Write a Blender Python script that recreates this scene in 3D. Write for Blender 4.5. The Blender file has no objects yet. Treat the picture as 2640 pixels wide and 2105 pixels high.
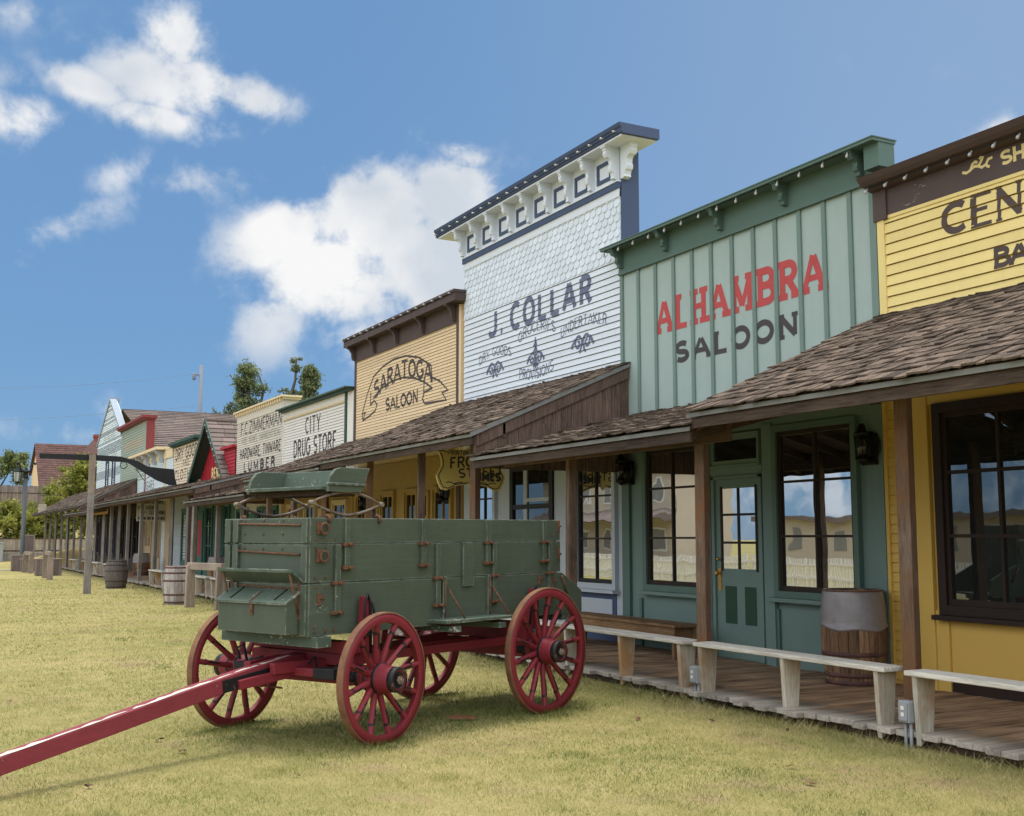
import bpy, bmesh, math, random
import numpy as np
from mathutils import Vector, Matrix
R = math.radians
PI = math.pi
rng = random.Random(11)
scene = bpy.context.scene
COL = scene.collection

# ------------------------------------------------------------------ mesh builder
class MB:
    def __init__(s):
        s.v = []; s.f = []; s.r = []; s.s = []; s.marks = []
    def add(s, vs, fs, r=0.0, smooth=False):
        o = len(s.v); s.v.extend([tuple(p) for p in vs])
        for f in fs:
            s.f.append(tuple(i + o for i in f)); s.r.append(r); s.s.append(smooth)
    def box(s, x0, y0, z0, x1, y1, z1, r=0.0):
        vs = [(x0,y0,z0),(x1,y0,z0),(x1,y1,z0),(x0,y1,z0),(x0,y0,z1),(x1,y0,z1),(x1,y1,z1),(x0,y1,z1)]
        s.add(vs, [(0,3,2,1),(4,5,6,7),(0,1,5,4),(1,2,6,5),(2,3,7,6),(3,0,4,7)], r)
    def hexa(s, p, r=0.0):
        s.add(p, [(0,3,2,1),(4,5,6,7),(0,1,5,4),(1,2,6,5),(2,3,7,6),(3,0,4,7)], r)
    def beam(s, p, q, w, h, r=0.0, up=(0,0,1), w2=None, h2=None):
        p = Vector(p); q = Vector(q); d = (q - p).normalized(); u = Vector(up)
        a = d.cross(u)
        if a.length < 1e-4: a = d.cross(Vector((1,0,0)))
        a.normalize(); b = a.cross(d).normalized()
        w2 = w if w2 is None else w2; h2 = h if h2 is None else h2
        vs = []
        for c, ww, hh in ((p, w, h), (q, w2, h2)):
            for i, j in ((-1,-1),(1,-1),(1,1),(-1,1)):
                vs.append(c + a * (i * ww / 2) + b * (j * hh / 2))
        s.add(vs, [(0,3,2,1),(4,5,6,7),(0,1,5,4),(1,2,6,5),(2,3,7,6),(3,0,4,7)], r)
    def tube(s, pts, rad, n=8, r=0.0, caps=True, closed=False, smooth=True):
        pts = [Vector(p) for p in pts]; m = len(pts)
        rads = rad if isinstance(rad, (list, tuple)) else [rad] * m
        vs = []; ref = None
        for i, p in enumerate(pts):
            if closed: d = pts[(i+1) % m] - pts[i-1]
            else: d = pts[min(i+1, m-1)] - pts[max(i-1, 0)]
            d.normalize()
            if ref is None:
                ref = Vector((0,0,1)) if abs(d.z) < .9 else Vector((1,0,0))
            a = (ref - d * ref.dot(d)).normalized(); ref = a; b = d.cross(a)
            for k in range(n):
                t = 2 * PI * k / n
                vs.append(p + (a * math.cos(t) + b * math.sin(t)) * rads[i])
        fs = []
        for i in range(m if closed else m - 1):
            j = (i + 1) % m
            for k in range(n):
                l = (k + 1) % n
                fs.append((i*n+k, i*n+l, j*n+l, j*n+k))
        s.add(vs, fs, r, smooth)
        if caps and not closed:
            o = len(s.v) - len(vs)
            s.f.append(tuple(o + k for k in range(n-1, -1, -1))); s.r.append(r); s.s.append(False)
            s.f.append(tuple(o + (m-1)*n + k for k in range(n))); s.r.append(r); s.s.append(False)
    def lathe(s, prof, c=(0,0,0), axis='Z', n=24, r=0.0, smooth=True, caps=True, rfun=None):
        vs = []
        for rad, h in prof:
            for k in range(n):
                t = 2 * PI * k / n; x = rad * math.cos(t); y = rad * math.sin(t)
                p = (x, y, h) if axis == 'Z' else ((h, x, y) if axis == 'X' else (x, h, y))
                vs.append((p[0]+c[0], p[1]+c[1], p[2]+c[2]))
        m = len(prof); o = len(s.v)
        s.v.extend(vs)
        for i in range(m - 1):
            for k in range(n):
                l = (k + 1) % n
                s.f.append((o+i*n+k, o+i*n+l, o+(i+1)*n+l, o+(i+1)*n+k)); s.r.append(rfun(k) if rfun else r); s.s.append(smooth)
        if caps:
            s.f.append(tuple(o+k for k in range(n-1,-1,-1))); s.r.append(r); s.s.append(False)
            s.f.append(tuple(o+(m-1)*n+k for k in range(n))); s.r.append(r); s.s.append(False)
    def prism(s, poly, axis, a0, a1, r=0.0):
        n = len(poly); vs = []
        for a in (a0, a1):
            for u, w in poly:
                vs.append((a,u,w) if axis == 'X' else ((u,a,w) if axis == 'Y' else (u,w,a)))
        fs = [tuple(range(n-1,-1,-1)), tuple(range(n, 2*n))]
        for k in range(n):
            l = (k+1) % n; fs.append((k, l, n+l, n+k))
        s.add(vs, fs, r)
    def xform(s, M):
        s.v = [tuple(M @ Vector(p)) for p in s.v]; return s

def rr(a=1.0): return rng.uniform(-a, a)

SPLIT = {'corner_board', 'pilaster', 'lettering', 'small_lettering', 'faded_lettering', 'evener_iron', 'tongue_iron', 'tongue_hound', 'front_hound', 'shopfront', 'frieze', 'green_trim', 'rails', 'cornice', 'gilt_lettering', 'conduit', 'raised_panel', 'pane', 'front_apron', 'apron', 'hanger'}
def subset(mb, faces):
    o = MB(); mp = {}
    for i in faces:
        f = []
        for k in mb.f[i]:
            if k not in mp: mp[k] = len(o.v); o.v.append(mb.v[k])
            f.append(mp[k])
        o.f.append(tuple(f)); o.r.append(mb.r[i]); o.s.append(mb.s[i])
    return o
def pieces(mb):
    if mb.marks:
        cut = sorted(set(mb.marks)) + [len(mb.f)]; cut[0] = 0
        return [subset(mb, range(a, b)) for a, b in zip(cut, cut[1:]) if b > a]
    if len(mb.f) > 3000: return [mb]
    par = list(range(len(mb.v)))
    def find(a):
        while par[a] != a: par[a] = par[par[a]]; a = par[a]
        return a
    for f in mb.f:
        for k in f[1:]: par[find(k)] = find(f[0])
    isl = {}
    for i, f in enumerate(mb.f): isl.setdefault(find(f[0]), []).append(i)
    B = []
    for fs in isl.values():
        P = [mb.v[k] for i in fs for k in mb.f[i]]; B.append([fs, [min(p[a] for p in P) for a in range(3)], [max(p[a] for p in P) for a in range(3)]])
    done = False
    while not done:
        done = True
        for i in range(len(B)):
            for j in range(len(B)-1, i, -1):
                if all(B[i][1][a] <= B[j][2][a] + .06 and B[j][1][a] <= B[i][2][a] + .06 for a in range(3)):
                    B[i][0] = B[i][0] + B[j][0]; B[i][1] = [min(B[i][1][a], B[j][1][a]) for a in range(3)]; B[i][2] = [max(B[i][2][a], B[j][2][a]) for a in range(3)]; del B[j]; done = False
    return [subset(mb, b[0]) for b in B]
def part(name, mb, mat, parent=None, org=(0,0,0), bevel=0.0, label=None, recalc=True):
    if name in SPLIT:
        ps = pieces(mb)
        if len(ps) > 1:
            return [part1(name, p, mat, parent, org, bevel, label, recalc) for p in ps][0]
    return part1(name, mb, mat, parent, org, bevel, label, recalc)
def part1(name, mb, mat, parent=None, org=(0,0,0), bevel=0.0, label=None, recalc=True):
    me = bpy.data.meshes.new(name)
    ox, oy, oz = org
    me.from_pydata([(x-ox, y-oy, z-oz) for x, y, z in mb.v], [], mb.f)
    if recalc:
        bm = bmesh.new(); bm.from_mesh(me); bm.faces.ensure_lookup_table()
        bmesh.ops.recalc_face_normals(bm, faces=bm.faces); bm.to_mesh(me); bm.free()
    at = me.attributes.new('rnd', 'FLOAT', 'FACE'); at.data.foreach_set('value', mb.r)
    me.polygons.foreach_set('use_smooth', mb.s)
    me.materials.append(mat); me.update()
    o = bpy.data.objects.new(name, me); COL.objects.link(o)
    if parent is not None: o.parent = parent
    if bevel:
        b = o.modifiers.new('bevel', 'BEVEL'); b.width = bevel; b.segments = 2; b.limit_method = 'ANGLE'; b.angle_limit = R(40)
    if label: o['label'] = label
    return o

def tag(o, label, cat, group=None, kind=None):
    o['label'] = label; o['category'] = cat
    if group: o['group'] = group
    if kind: o['kind'] = kind
    return o

def thing(name, label, cat, loc=(0,0,0), rz=0.0, group=None):
    o = bpy.data.objects.new(name, None); COL.objects.link(o)
    o.location = loc; o.rotation_euler = (0,0,rz); o.empty_display_size = .2
    return tag(o, label, cat, group)

def copy_tree(o, parent=None, skip=()):
    c = o.copy(); COL.objects.link(c); c.parent = parent
    for ch in list(o.children):
        copy_tree(ch, c)
    return c

def structure(name, mb, mat, **k):
    o = part(name, mb, mat, **k); o['kind'] = 'structure'; return o

# ------------------------------------------------------------------ materials
class NT:
    def __init__(s, name):
        s.m = bpy.data.materials.new(name); s.m.use_nodes = True
        s.t = s.m.node_tree; s.t.nodes.clear()
        s.out = s.n('ShaderNodeOutputMaterial'); s.b = s.n('ShaderNodeBsdfPrincipled')
        s.l(s.b.outputs[0], s.out.inputs[0])
        s.tc = s.n('ShaderNodeTexCoord')
    def n(s, t, **k):
        x = s.t.nodes.new(t)
        for a, v in k.items(): setattr(x, a, v)
        return x
    def l(s, a, b): s.t.links.new(a, b)
    def noise(s, scale, detail=4, rough=.55, vec=None, sx=(1,1,1), dist=0.0):
        mp = s.n('ShaderNodeMapping'); mp.inputs['Scale'].default_value = sx
        s.l(vec if vec is not None else s.tc.outputs['Object'], mp.inputs[0])
        x = s.n('ShaderNodeTexNoise'); x.inputs['Scale'].default_value = scale; x.inputs['Detail'].default_value = detail
        x.inputs['Roughness'].default_value = rough; x.inputs['Distortion'].default_value = dist
        s.l(mp.outputs[0], x.inputs['Vector']); return x.outputs['Fac']
    def ramp(s, fac, stops):
        x = s.n('ShaderNodeValToRGB'); e = x.color_ramp.elements
        while len(e) < len(stops): e.new(.5)
        for i, (p, c) in enumerate(stops):
            e[i].position = p; e[i].color = (c, c, c, 1) if isinstance(c, (int, float)) else (*c, 1)
        s.l(fac, x.inputs[0]); return x.outputs[0]
    def mix(s, fac, a, b, mode='MIX'):
        x = s.n('ShaderNodeMix', data_type='RGBA', blend_type=mode)
        for v, i in ((fac, 0), (a, 6), (b, 7)):
            if hasattr(v, 'links') or hasattr(v, 'is_output'): s.l(v, x.inputs[i])
            else: x.inputs[i].default_value = v if i == 0 else (*v, 1)
        return x.outputs[2]
    def math(s, op, a, b=0.0, clamp=False):
        x = s.n('ShaderNodeMath', operation=op); x.use_clamp = clamp
        for v, i in ((a, 0), (b, 1)):
            if hasattr(v, 'is_output'): s.l(v, x.inputs[i])
            else: x.inputs[i].default_value = v
        return x.outputs[0]
    def rnd(s):
        x = s.n('ShaderNodeAttribute', attribute_name='rnd'); return x.outputs['Fac']
    def bump(s, h, strength=.3, dist=.01):
        x = s.n('ShaderNodeBump'); x.inputs['Strength'].default_value = strength; x.inputs['Distance'].default_value = dist
        s.l(h, x.inputs['Height']); s.l(x.outputs[0], s.b.inputs['Normal'])
    def scale_col(s, col, fac):
        x = s.n('ShaderNodeVectorMath', operation='SCALE')
        if hasattr(col, 'is_output'): s.l(col, x.inputs[0])
        else: x.inputs[0].default_value = col
        if hasattr(fac, 'is_output'): s.l(fac, x.inputs['Scale'])
        else: x.inputs['Scale'].default_value = fac
        return x.outputs[0]
    def base(s, c):
        if hasattr(c, 'is_output'): s.l(c, s.b.inputs['Base Color'])
        else: s.b.inputs['Base Color'].default_value = (*c, 1)

def paint(name, col, rough=.62, var=.14, rnd=.06, chip=None, chip_amt=.0, streak=.0, bump=.12, scale=2.2, spec=.3, chip_scale=14, grain=None, edge=0, board=None):
    """old oil paint: mottled, streaked, with chips of another colour"""
    t = NT(name)
    f = t.noise(scale, 6, .6)
    v = t.math('ADD', t.math('MULTIPLY', t.math('SUBTRACT', f, .5), 2*var), 1.0)
    v = t.math('ADD', v, t.math('MULTIPLY', t.rnd(), rnd))
    if streak:
        g = t.noise(3.0, 5, .6, sx=(4, 4, .35))
        v = t.math('ADD', v, t.math('MULTIPLY', t.math('SUBTRACT', g, .5), -2*streak))
    fine = t.noise(60, 3, .6)
    if board:
        gb = t.noise(2.5, 7, .7, sx={'X':(1.2,26,26),'Y':(26,1.2,26),'Z':(26,26,1.2)}[board], dist=.7)
        v = t.math('ADD', v, t.math('MULTIPLY', t.math('SUBTRACT', gb, .5), .55)); fine = t.math('ADD', t.math('MULTIPLY', fine, .4), t.math('MULTIPLY', gb, 1.6))
    c = t.scale_col(col, v)
    if chip:
        a = t.noise(chip_scale, 6, .7, sx=grain or (1,1,1)); b = t.noise(1.7, 3, .5)
        m = t.math('ADD', a, t.math('MULTIPLY', t.math('SUBTRACT', b, .5), .7))
        th = 1.0 - chip_amt
        m = t.ramp(m, [(max(0, th-.025), 0.0), (th, 1.0)])
        c = t.mix(m, c, chip)
        t.bump(t.math('SUBTRACT', fine, t.math('MULTIPLY', m, 1.5)), bump*2, .004)
    else:
        t.bump(fine, bump, .004)
    if edge:
        bv = t.n('ShaderNodeBevel'); bv.samples = 4; bv.inputs['Radius'].default_value = .018
        ge = t.n('ShaderNodeNewGeometry'); dp = t.n('ShaderNodeVectorMath', operation='DOT_PRODUCT')
        t.l(bv.outputs[0], dp.inputs[0]); t.l(ge.outputs['True Normal'], dp.inputs[1])
        em = t.math('MULTIPLY', t.math('SUBTRACT', 1.0, dp.outputs['Value']), t.ramp(t.noise(9, 5, .7), [(.42, 0.0), (.62, 1.0)]))
        c = t.mix(t.ramp(em, [(.02, 0.0), (.12, edge)]), c, chip or (.4,.4,.36))
    t.base(c)
    t.b.inputs['Roughness'].default_value = rough; t.b.inputs['Specular IOR Level'].default_value = spec
    return t.m

def wood(name, dark, light, axis='Z', rough=.85, rnd=.25, scale=1.0, bump=.5, stain=None):
    """weathered board with grain along one axis"""
    t = NT(name); k = {'X': (1.5, 24, 24), 'Y': (24, 1.5, 24), 'Z': (24, 24, 1.5)}[axis]
    at = t.rnd()
    off = t.n('ShaderNodeCombineXYZ'); 
    for i in range(3): t.l(t.math('MULTIPLY', at, 7.3 + i), off.inputs[i])
    ad = t.n('ShaderNodeVectorMath', operation='ADD'); t.l(t.tc.outputs['Object'], ad.inputs[0]); t.l(off.outputs[0], ad.inputs[1])
    g = t.noise(2.2*scale, 8, .72, vec=ad.outputs[0], sx=k, dist=.9)
    p = t.noise(1.3*scale, 4, .55, vec=ad.outputs[0])
    f = t.math('ADD', t.math('MULTIPLY', g, .68), t.math('MULTIPLY', p, .32))
    c = t.ramp(f, [(.36, dark), (.62, light)])
    if stain:
        q = t.noise(1.1*scale, 4, .6, vec=ad.outputs[0]); c = t.mix(t.ramp(q, [(.47, 0.0), (.62, 1.0)]), c, stain)
    c = t.scale_col(c, t.math('ADD', 1.0, t.math('MULTIPLY', at, rnd)))
    t.base(c); t.bump(g, bump, .01)
    t.b.inputs['Roughness'].default_value = rough; t.b.inputs['Specular IOR Level'].default_value = .2
    return t.m

def deckwood(name):
    t = NT(name); at = t.rnd()
    off = t.n('ShaderNodeCombineXYZ')
    for i in range(3): t.l(t.math('MULTIPLY', at, 7.3 + i), off.inputs[i])
    ad = t.n('ShaderNodeVectorMath', operation='ADD'); t.l(t.tc.outputs['Object'], ad.inputs[0]); t.l(off.outputs[0], ad.inputs[1])
    g = t.noise(2.2, 7, .65, vec=ad.outputs[0], sx=(.8,14,14), dist=.6); p = t.noise(1.5, 4, .55, vec=ad.outputs[0])
    f = t.math('ADD', t.math('MULTIPLY', g, .6), t.math('MULTIPLY', p, .4))
    c = t.ramp(f, [(.38, (.105,.06,.034)), (.62, (.43,.28,.17))])
    s = t.n('ShaderNodeSeparateXYZ'); t.l(t.tc.outputs['Object'], s.inputs[0])
    w = t.math('ADD', s.outputs[0], t.math('MULTIPLY', t.math('SUBTRACT', p, .5), .9))
    grey = t.ramp(f, [(.30, (.14,.125,.105)), (.66, (.46,.42,.36))])
    mr = t.n('ShaderNodeMapRange'); t.l(w, mr.inputs['Value']); mr.inputs['From Min'].default_value = 7.25; mr.inputs['From Max'].default_value = 7.6; mr.inputs['To Min'].default_value = .9; mr.inputs['To Max'].default_value = 0.0
    c = t.mix(mr.outputs[0], c, grey)
    c = t.scale_col(c, t.math('ADD', 1.0, t.math('MULTIPLY', at, .22)))
    t.base(c); t.bump(g, .5, .01); t.b.inputs['Roughness'].default_value = .8; t.b.inputs['Specular IOR Level'].default_value = .25; return t.m

def metal(name, col, rough=.6, metallic=.0, var=.3, scale=9, col2=None):
    t = NT(name); f = t.noise(scale, 6, .65)
    if col2: c = t.mix(t.ramp(f, [(.4, 0.0), (.6, 1.0)]), col, col2)
    else: c = t.scale_col(col, t.math('ADD', t.math('MULTIPLY', t.math('SUBTRACT', f, .5), 2*var), 1.0))
    t.base(c); t.b.inputs['Roughness'].default_value = rough; t.b.inputs['Metallic'].default_value = metallic
    t.bump(t.noise(45, 4, .6), .25, .004); return t.m

def glass(name, refl=.4, tint=(.012,.014,.014), wav=.02, wscale=2.0):
    """old wavy pane in front of a dark room"""
    t = NT(name); t.t.nodes.remove(t.b)
    d = t.n('ShaderNodeBsdfDiffuse'); d.inputs[0].default_value = (*tint, 1)
    g = t.n('ShaderNodeBsdfGlossy'); g.inputs['Roughness'].default_value = .012; g.inputs[0].default_value = (.93,.95,.96,1)
    x = t.n('ShaderNodeMixShader'); x.inputs[0].default_value = refl
    f = t.noise(wscale, 2, .5); b = t.n('ShaderNodeBump'); b.inputs['Strength'].default_value = 1.0; b.inputs['Distance'].default_value = wav
    t.l(f, b.inputs['Height']); t.l(b.outputs[0], g.inputs['Normal'])
    t.l(d.outputs[0], x.inputs[1]); t.l(g.outputs[0], x.inputs[2]); t.l(x.outputs[0], t.out.inputs[0])
    return t.m

def plain(name, col, rough=.7, spec=.3):
    t = NT(name); t.base(col); t.b.inputs['Roughness'].default_value = rough; t.b.inputs['Specular IOR Level'].default_value = spec
    return t.m

M = {}
M['jc_white'] = paint('white_clapboard_paint', (.665,.71,.765), var=.05, rnd=.05, streak=.06)
M['jc_scale'] = paint('white_scallop_paint', (.66,.72,.785), var=.05, rnd=.07)
M['navy'] = paint('navy_trim_paint', (.055,.08,.15), var=.15)
M['al_panel'] = paint('pale_sage_board_paint', (.345,.425,.395), var=.08, rnd=.04, streak=.06)
M['al_green'] = paint('sage_trim_paint', (.095,.155,.130), var=.15)
M['al_batten'] = paint('sage_batten_paint', (.165,.235,.205), var=.12)
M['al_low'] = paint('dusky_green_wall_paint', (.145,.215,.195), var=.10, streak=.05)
M['al_dark'] = paint('bottle_green_panel_paint', (.02,.06,.035), var=.1)
M['brown'] = paint('chocolate_trim_paint', (.085,.058,.052), var=.2, chip=(.35,.30,.26), chip_amt=.265, grain=(1,1,4))
M['dbrown'] = paint('dark_brown_window_paint', (.025,.014,.010), var=.2)
M['darkwall'] = paint('dark_brown_wall_paint', (.05,.04,.036), var=.2)
M['yellow'] = paint('yellow_clapboard_paint', (.80,.63,.25), var=.06, rnd=.04, streak=.05)
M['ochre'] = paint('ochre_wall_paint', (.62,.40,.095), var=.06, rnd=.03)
M['tan'] = paint('tan_clapboard_paint', (.74,.555,.335), var=.06, rnd=.07)
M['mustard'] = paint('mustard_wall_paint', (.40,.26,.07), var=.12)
M['ivory'] = paint('ivory_clapboard_paint', (.76,.72,.65), var=.05, rnd=.04)
M['cream'] = paint('cream_clapboard_paint', (.63,.57,.47), var=.06, rnd=.05)
M['creamtrim'] = paint('cream_cornice_paint', (.72,.58,.36), var=.08)
M['dry'] = paint('peach_clapboard_paint', (.74,.60,.43), var=.06, rnd=.04)
M['dgreen'] = paint('dark_green_trim_paint', (.04,.08,.06), var=.15)
M['teal'] = paint('teal_shopfront_paint', (.055,.14,.11), var=.15)
M['red'] = paint('barn_red_paint', (.42,.022,.035), var=.15, rnd=.1)
M['redtrim'] = paint('brick_red_trim_paint', (.21,.038,.038), var=.15)
M['sagewall'] = paint('grey_green_clapboard_paint', (.33,.38,.30), var=.06, rnd=.04)
M['gwhite'] = paint('blue_white_clapboard_paint', (.66,.74,.76), var=.05, rnd=.04)
M['slate'] = paint('slate_blue_window_paint', (.06,.06,.11), var=.1)
M['greytrim'] = paint('pale_grey_trim_paint', (.42,.46,.50), var=.06)
M['captrim'] = paint('blue_grey_parapet_cap', (.27,.31,.36), var=.06)
M['beige'] = paint('beige_door_paint', (.50,.38,.25), var=.1)
M['hbeige'] = paint('beige_house_paint', (.55,.46,.35), var=.06, rnd=.05)
M['ink'] = paint('faded_black_lettering', (.055,.05,.05), var=.3, rough=.8)
M['inkgrey'] = paint('charcoal_lettering', (.065,.058,.062), var=.25, rough=.8)
M['inkblue'] = paint('slate_lettering', (.125,.142,.22), var=.25, rough=.8)
M['inkred'] = paint('faded_red_lettering', (.46,.075,.075), var=.12, rough=.8)
M['inkbrown'] = paint('brown_lettering', (.085,.06,.055), var=.2, rough=.8)
M['inkyellow'] = paint('pale_yellow_lettering', (.75,.60,.28), var=.15, rough=.8)
M['inkpale'] = paint('faded_grey_green_lettering', (.40,.42,.34), var=.2, rough=.8)
M['inkpeach'] = paint('faded_peach_lettering', (.68,.40,.26), var=.2, rough=.8)
M['glass'] = glass('wavy_window_glass', .66, wav=.0030, wscale=1.1)
M['glassdark'] = glass('dark_window_glass', .19, wav=.001)
M['glassfar'] = glass('far_window_glass', .25, wav=.002)
M['shingle'] = wood('weathered_cedar_shingle', (.027,.018,.013), (.18,.132,.098), 'X', rnd=.48, scale=1.6, bump=.8)
M['asphalt_shingle'] = paint('brown_asphalt_shingle', (.155,.118,.102), var=.15, rnd=.24, rough=.9)
M['maroon_shingle'] = paint('maroon_roof_shingle', (.098,.05,.042), var=.15, rnd=.2, rough=.9)
M['post'] = wood('brown_weathered_post', (.045,.030,.023), (.225,.155,.115), 'Z', rnd=.18, stain=(.17,.085,.04))
M['postgrey'] = wood('grey_weathered_post', (.11,.095,.085), (.29,.26,.235), 'Z', rnd=.2)
M['postorange'] = wood('new_pine_post', (.40,.22,.08), (.62,.38,.16), 'Z', rnd=.1)
M['beamY'] = wood('brown_weathered_beam', (.055,.032,.022), (.19,.12,.085), 'Y', rnd=.2, stain=(.17,.075,.03))
M['beamorange'] = wood('new_pine_beam', (.40,.22,.08), (.58,.36,.16), 'Y', rnd=.1)
M['darkbeam'] = wood('dark_weathered_fascia', (.025,.017,.013), (.095,.066,.05), 'Y', rnd=.2)
M['rafter'] = wood('dark_porch_rafter', (.035,.022,.016), (.10,.065,.045), 'X', rnd=.2)
M['gable'] = wood('dark_brown_gable_board', (.045,.030,.024), (.20,.135,.105), 'Z', rnd=.3)
M['deck'] = deckwood('brown_boardwalk_plank')
M['benchY'] = wood('bleached_bench_plank', (.32,.29,.245), (.74,.69,.60), 'Y', rnd=.12)
M['benchleg'] = wood('bleached_bench_leg', (.30,.26,.20), (.62,.57,.47), 'Z', rnd=.15, stain=(.36,.21,.10))
M['bench_in'] = wood('brown_bench_wood', (.10,.058,.03), (.30,.18,.09), 'Y', rnd=.15)
M['rail'] = wood('grey_rail_wood', (.17,.13,.10), (.40,.32,.26), 'Z', rnd=.15)
M['fence'] = wood('grey_brown_fence_board', (.11,.085,.075), (.24,.19,.165), 'Z', rnd=.25)
M['fence_low'] = wood('pale_fence_board', (.19,.16,.12), (.36,.31,.24), 'Z', rnd=.25)
M['drip'] = metal('grey_drip_edge', (.20,.20,.19), .7, .0)
M['barrelgrey'] = wood('grey_barrel_stave', (.075,.062,.055), (.20,.17,.155), 'Z', rnd=.22)
M['barrelwhite'] = wood('bleached_barrel_stave', (.20,.17,.155), (.50,.445,.415), 'Z', rnd=.22)
M['barrelbrown'] = wood('brown_barrel_stave', (.055,.030,.018), (.30,.175,.095), 'Z', rnd=.45)
M['hoop'] = metal('rusty_barrel_hoop', (.075,.035,.03), .75, .1, col2=(.13,.06,.045))
M['hoopgrey'] = metal('dark_barrel_hoop', (.06,.045,.04), .75, .1)
M['rust'] = metal('rusty_iron', (.17,.075,.034), .85, .1, col2=(.095,.045,.026), scale=22)
M['tyre'] = metal('rusty_wheel_tyre', (.15,.065,.033), .8, .1, col2=(.215,.10,.048), scale=7)
M['black'] = paint('black_iron_paint', (.012,.012,.014), var=.3, chip=(.12,.07,.045), chip_amt=.30, rough=.5)
M['gunblack'] = paint('black_sign_paint', (.014,.014,.016), var=.3, chip=(.30,.27,.24), chip_amt=.22, rough=.6, grain=(.5,1,3))
M['wgreen'] = paint('worn_green_wagon_paint', (.074,.094,.066), var=.22, streak=.10, board='X', chip=(.34,.36,.31), chip_amt=.255, chip_scale=38, rough=.55, bump=.2, rnd=.08, edge=.75)
M['wgreen2'] = paint('chipped_green_wagon_paint', (.068,.095,.069), var=.20, board='X', chip=(.42,.42,.36), chip_amt=.325, chip_scale=30, rough=.6, bump=.2, edge=.8)
M['wred'] = paint('worn_red_running_gear_paint', (.195,.021,.030), var=.26, chip=(.10,.02,.02), chip_amt=.2, chip_scale=30, rough=.5, bump=.2)
M['wtongue'] = paint('peeling_red_tongue_paint', (.225,.034,.046), var=.26, chip=(.34,.22,.18), chip_amt=.25, board='X', rough=.55)
M['peel'] = wood('bare_peeled_wood', (.40,.34,.28), (.68,.62,.53), 'X', rnd=.1)
M['bulb'] = plain('glass_bulb', (.42,.42,.41), .12, .8)
M['wire'] = plain('black_wire', (.02,.02,.02), .6)
M['lantern'] = paint('black_lantern_metal', (.01,.01,.01), var=.3, rough=.4)
M['lampglass'] = plain('milky_lamp_glass', (.45,.45,.43), .2, .6)
M['soot'] = plain('sooty_lamp_glass', (.035,.035,.033), .12, .8)
M['spring'] = metal('worn_steel_spring', (.23,.19,.145), .6, .2, col2=(.13,.075,.045), scale=12)
M['lamppost'] = metal('grey_lamp_post_paint', (.075,.08,.088), .6, .0, var=.12)
M['brass'] = metal('brass_plate', (.45,.25,.05), .4, .7)
M['elbox'] = metal('grey_outlet_box_metal', (.29,.30,.31), .5, .0, var=.1)
M['bag'] = paint('translucent_bin_liner', (.23,.205,.205), rough=.28, var=.35, scale=9, bump=1.0, spec=.6)
M['sign_yellow'] = paint('mustard_sign_board', (.68,.53,.18), var=.1)
M['sign_cream'] = paint('cream_sign_board', (.55,.50,.38), var=.1)
M['concrete'] = paint('grey_concrete', (.24,.23,.21), var=.2, scale=3, rough=.9)
M['stone'] = paint('pale_kerb_stone', (.33,.29,.25), var=.3, scale=6, rough=.9, rnd=.15)
M['brick'] = paint('red_brick', (.27,.075,.05), var=.25, scale=12, rough=.9)
M['bark'] = wood('tree_bark', (.06,.05,.04), (.17,.145,.12), 'Z')
M['trunk'] = wood('brown_trunk_leather', (.10,.04,.02), (.26,.12,.06), 'Y')
M['galv'] = metal('grey_utility_pole', (.17,.20,.24), .7, .0, var=.1)
M['deadleaf'] = paint('dry_brown_leaf', (.13,.065,.035), var=.3, rnd=.4)
def leafmat(name, c1, c2):
    t = NT(name); c = t.mix(t.math('ADD', t.math('MULTIPLY', t.rnd(), .5), .5, True), c1, c2)
    t.base(c); t.b.inputs['Roughness'].default_value = .6; t.b.inputs['Specular IOR Level'].default_value = .25
    tr = t.n('ShaderNodeBsdfTranslucent'); t.l(c, tr.inputs[0])
    mx = t.n('ShaderNodeMixShader'); mx.inputs[0].default_value = .3
    t.l(t.b.outputs[0], mx.inputs[1]); t.l(tr.outputs[0], mx.inputs[2]); t.l(mx.outputs[0], t.out.inputs[0])
    return t.m
M['leafA'] = leafmat('dark_green_leaves', (.075,.10,.04), (.24,.28,.12))
M['leafB'] = leafmat('yellow_green_leaves', (.08,.11,.018), (.36,.36,.07))
M['leafC'] = leafmat('mid_green_leaves', (.085,.115,.04), (.26,.29,.11))
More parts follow.
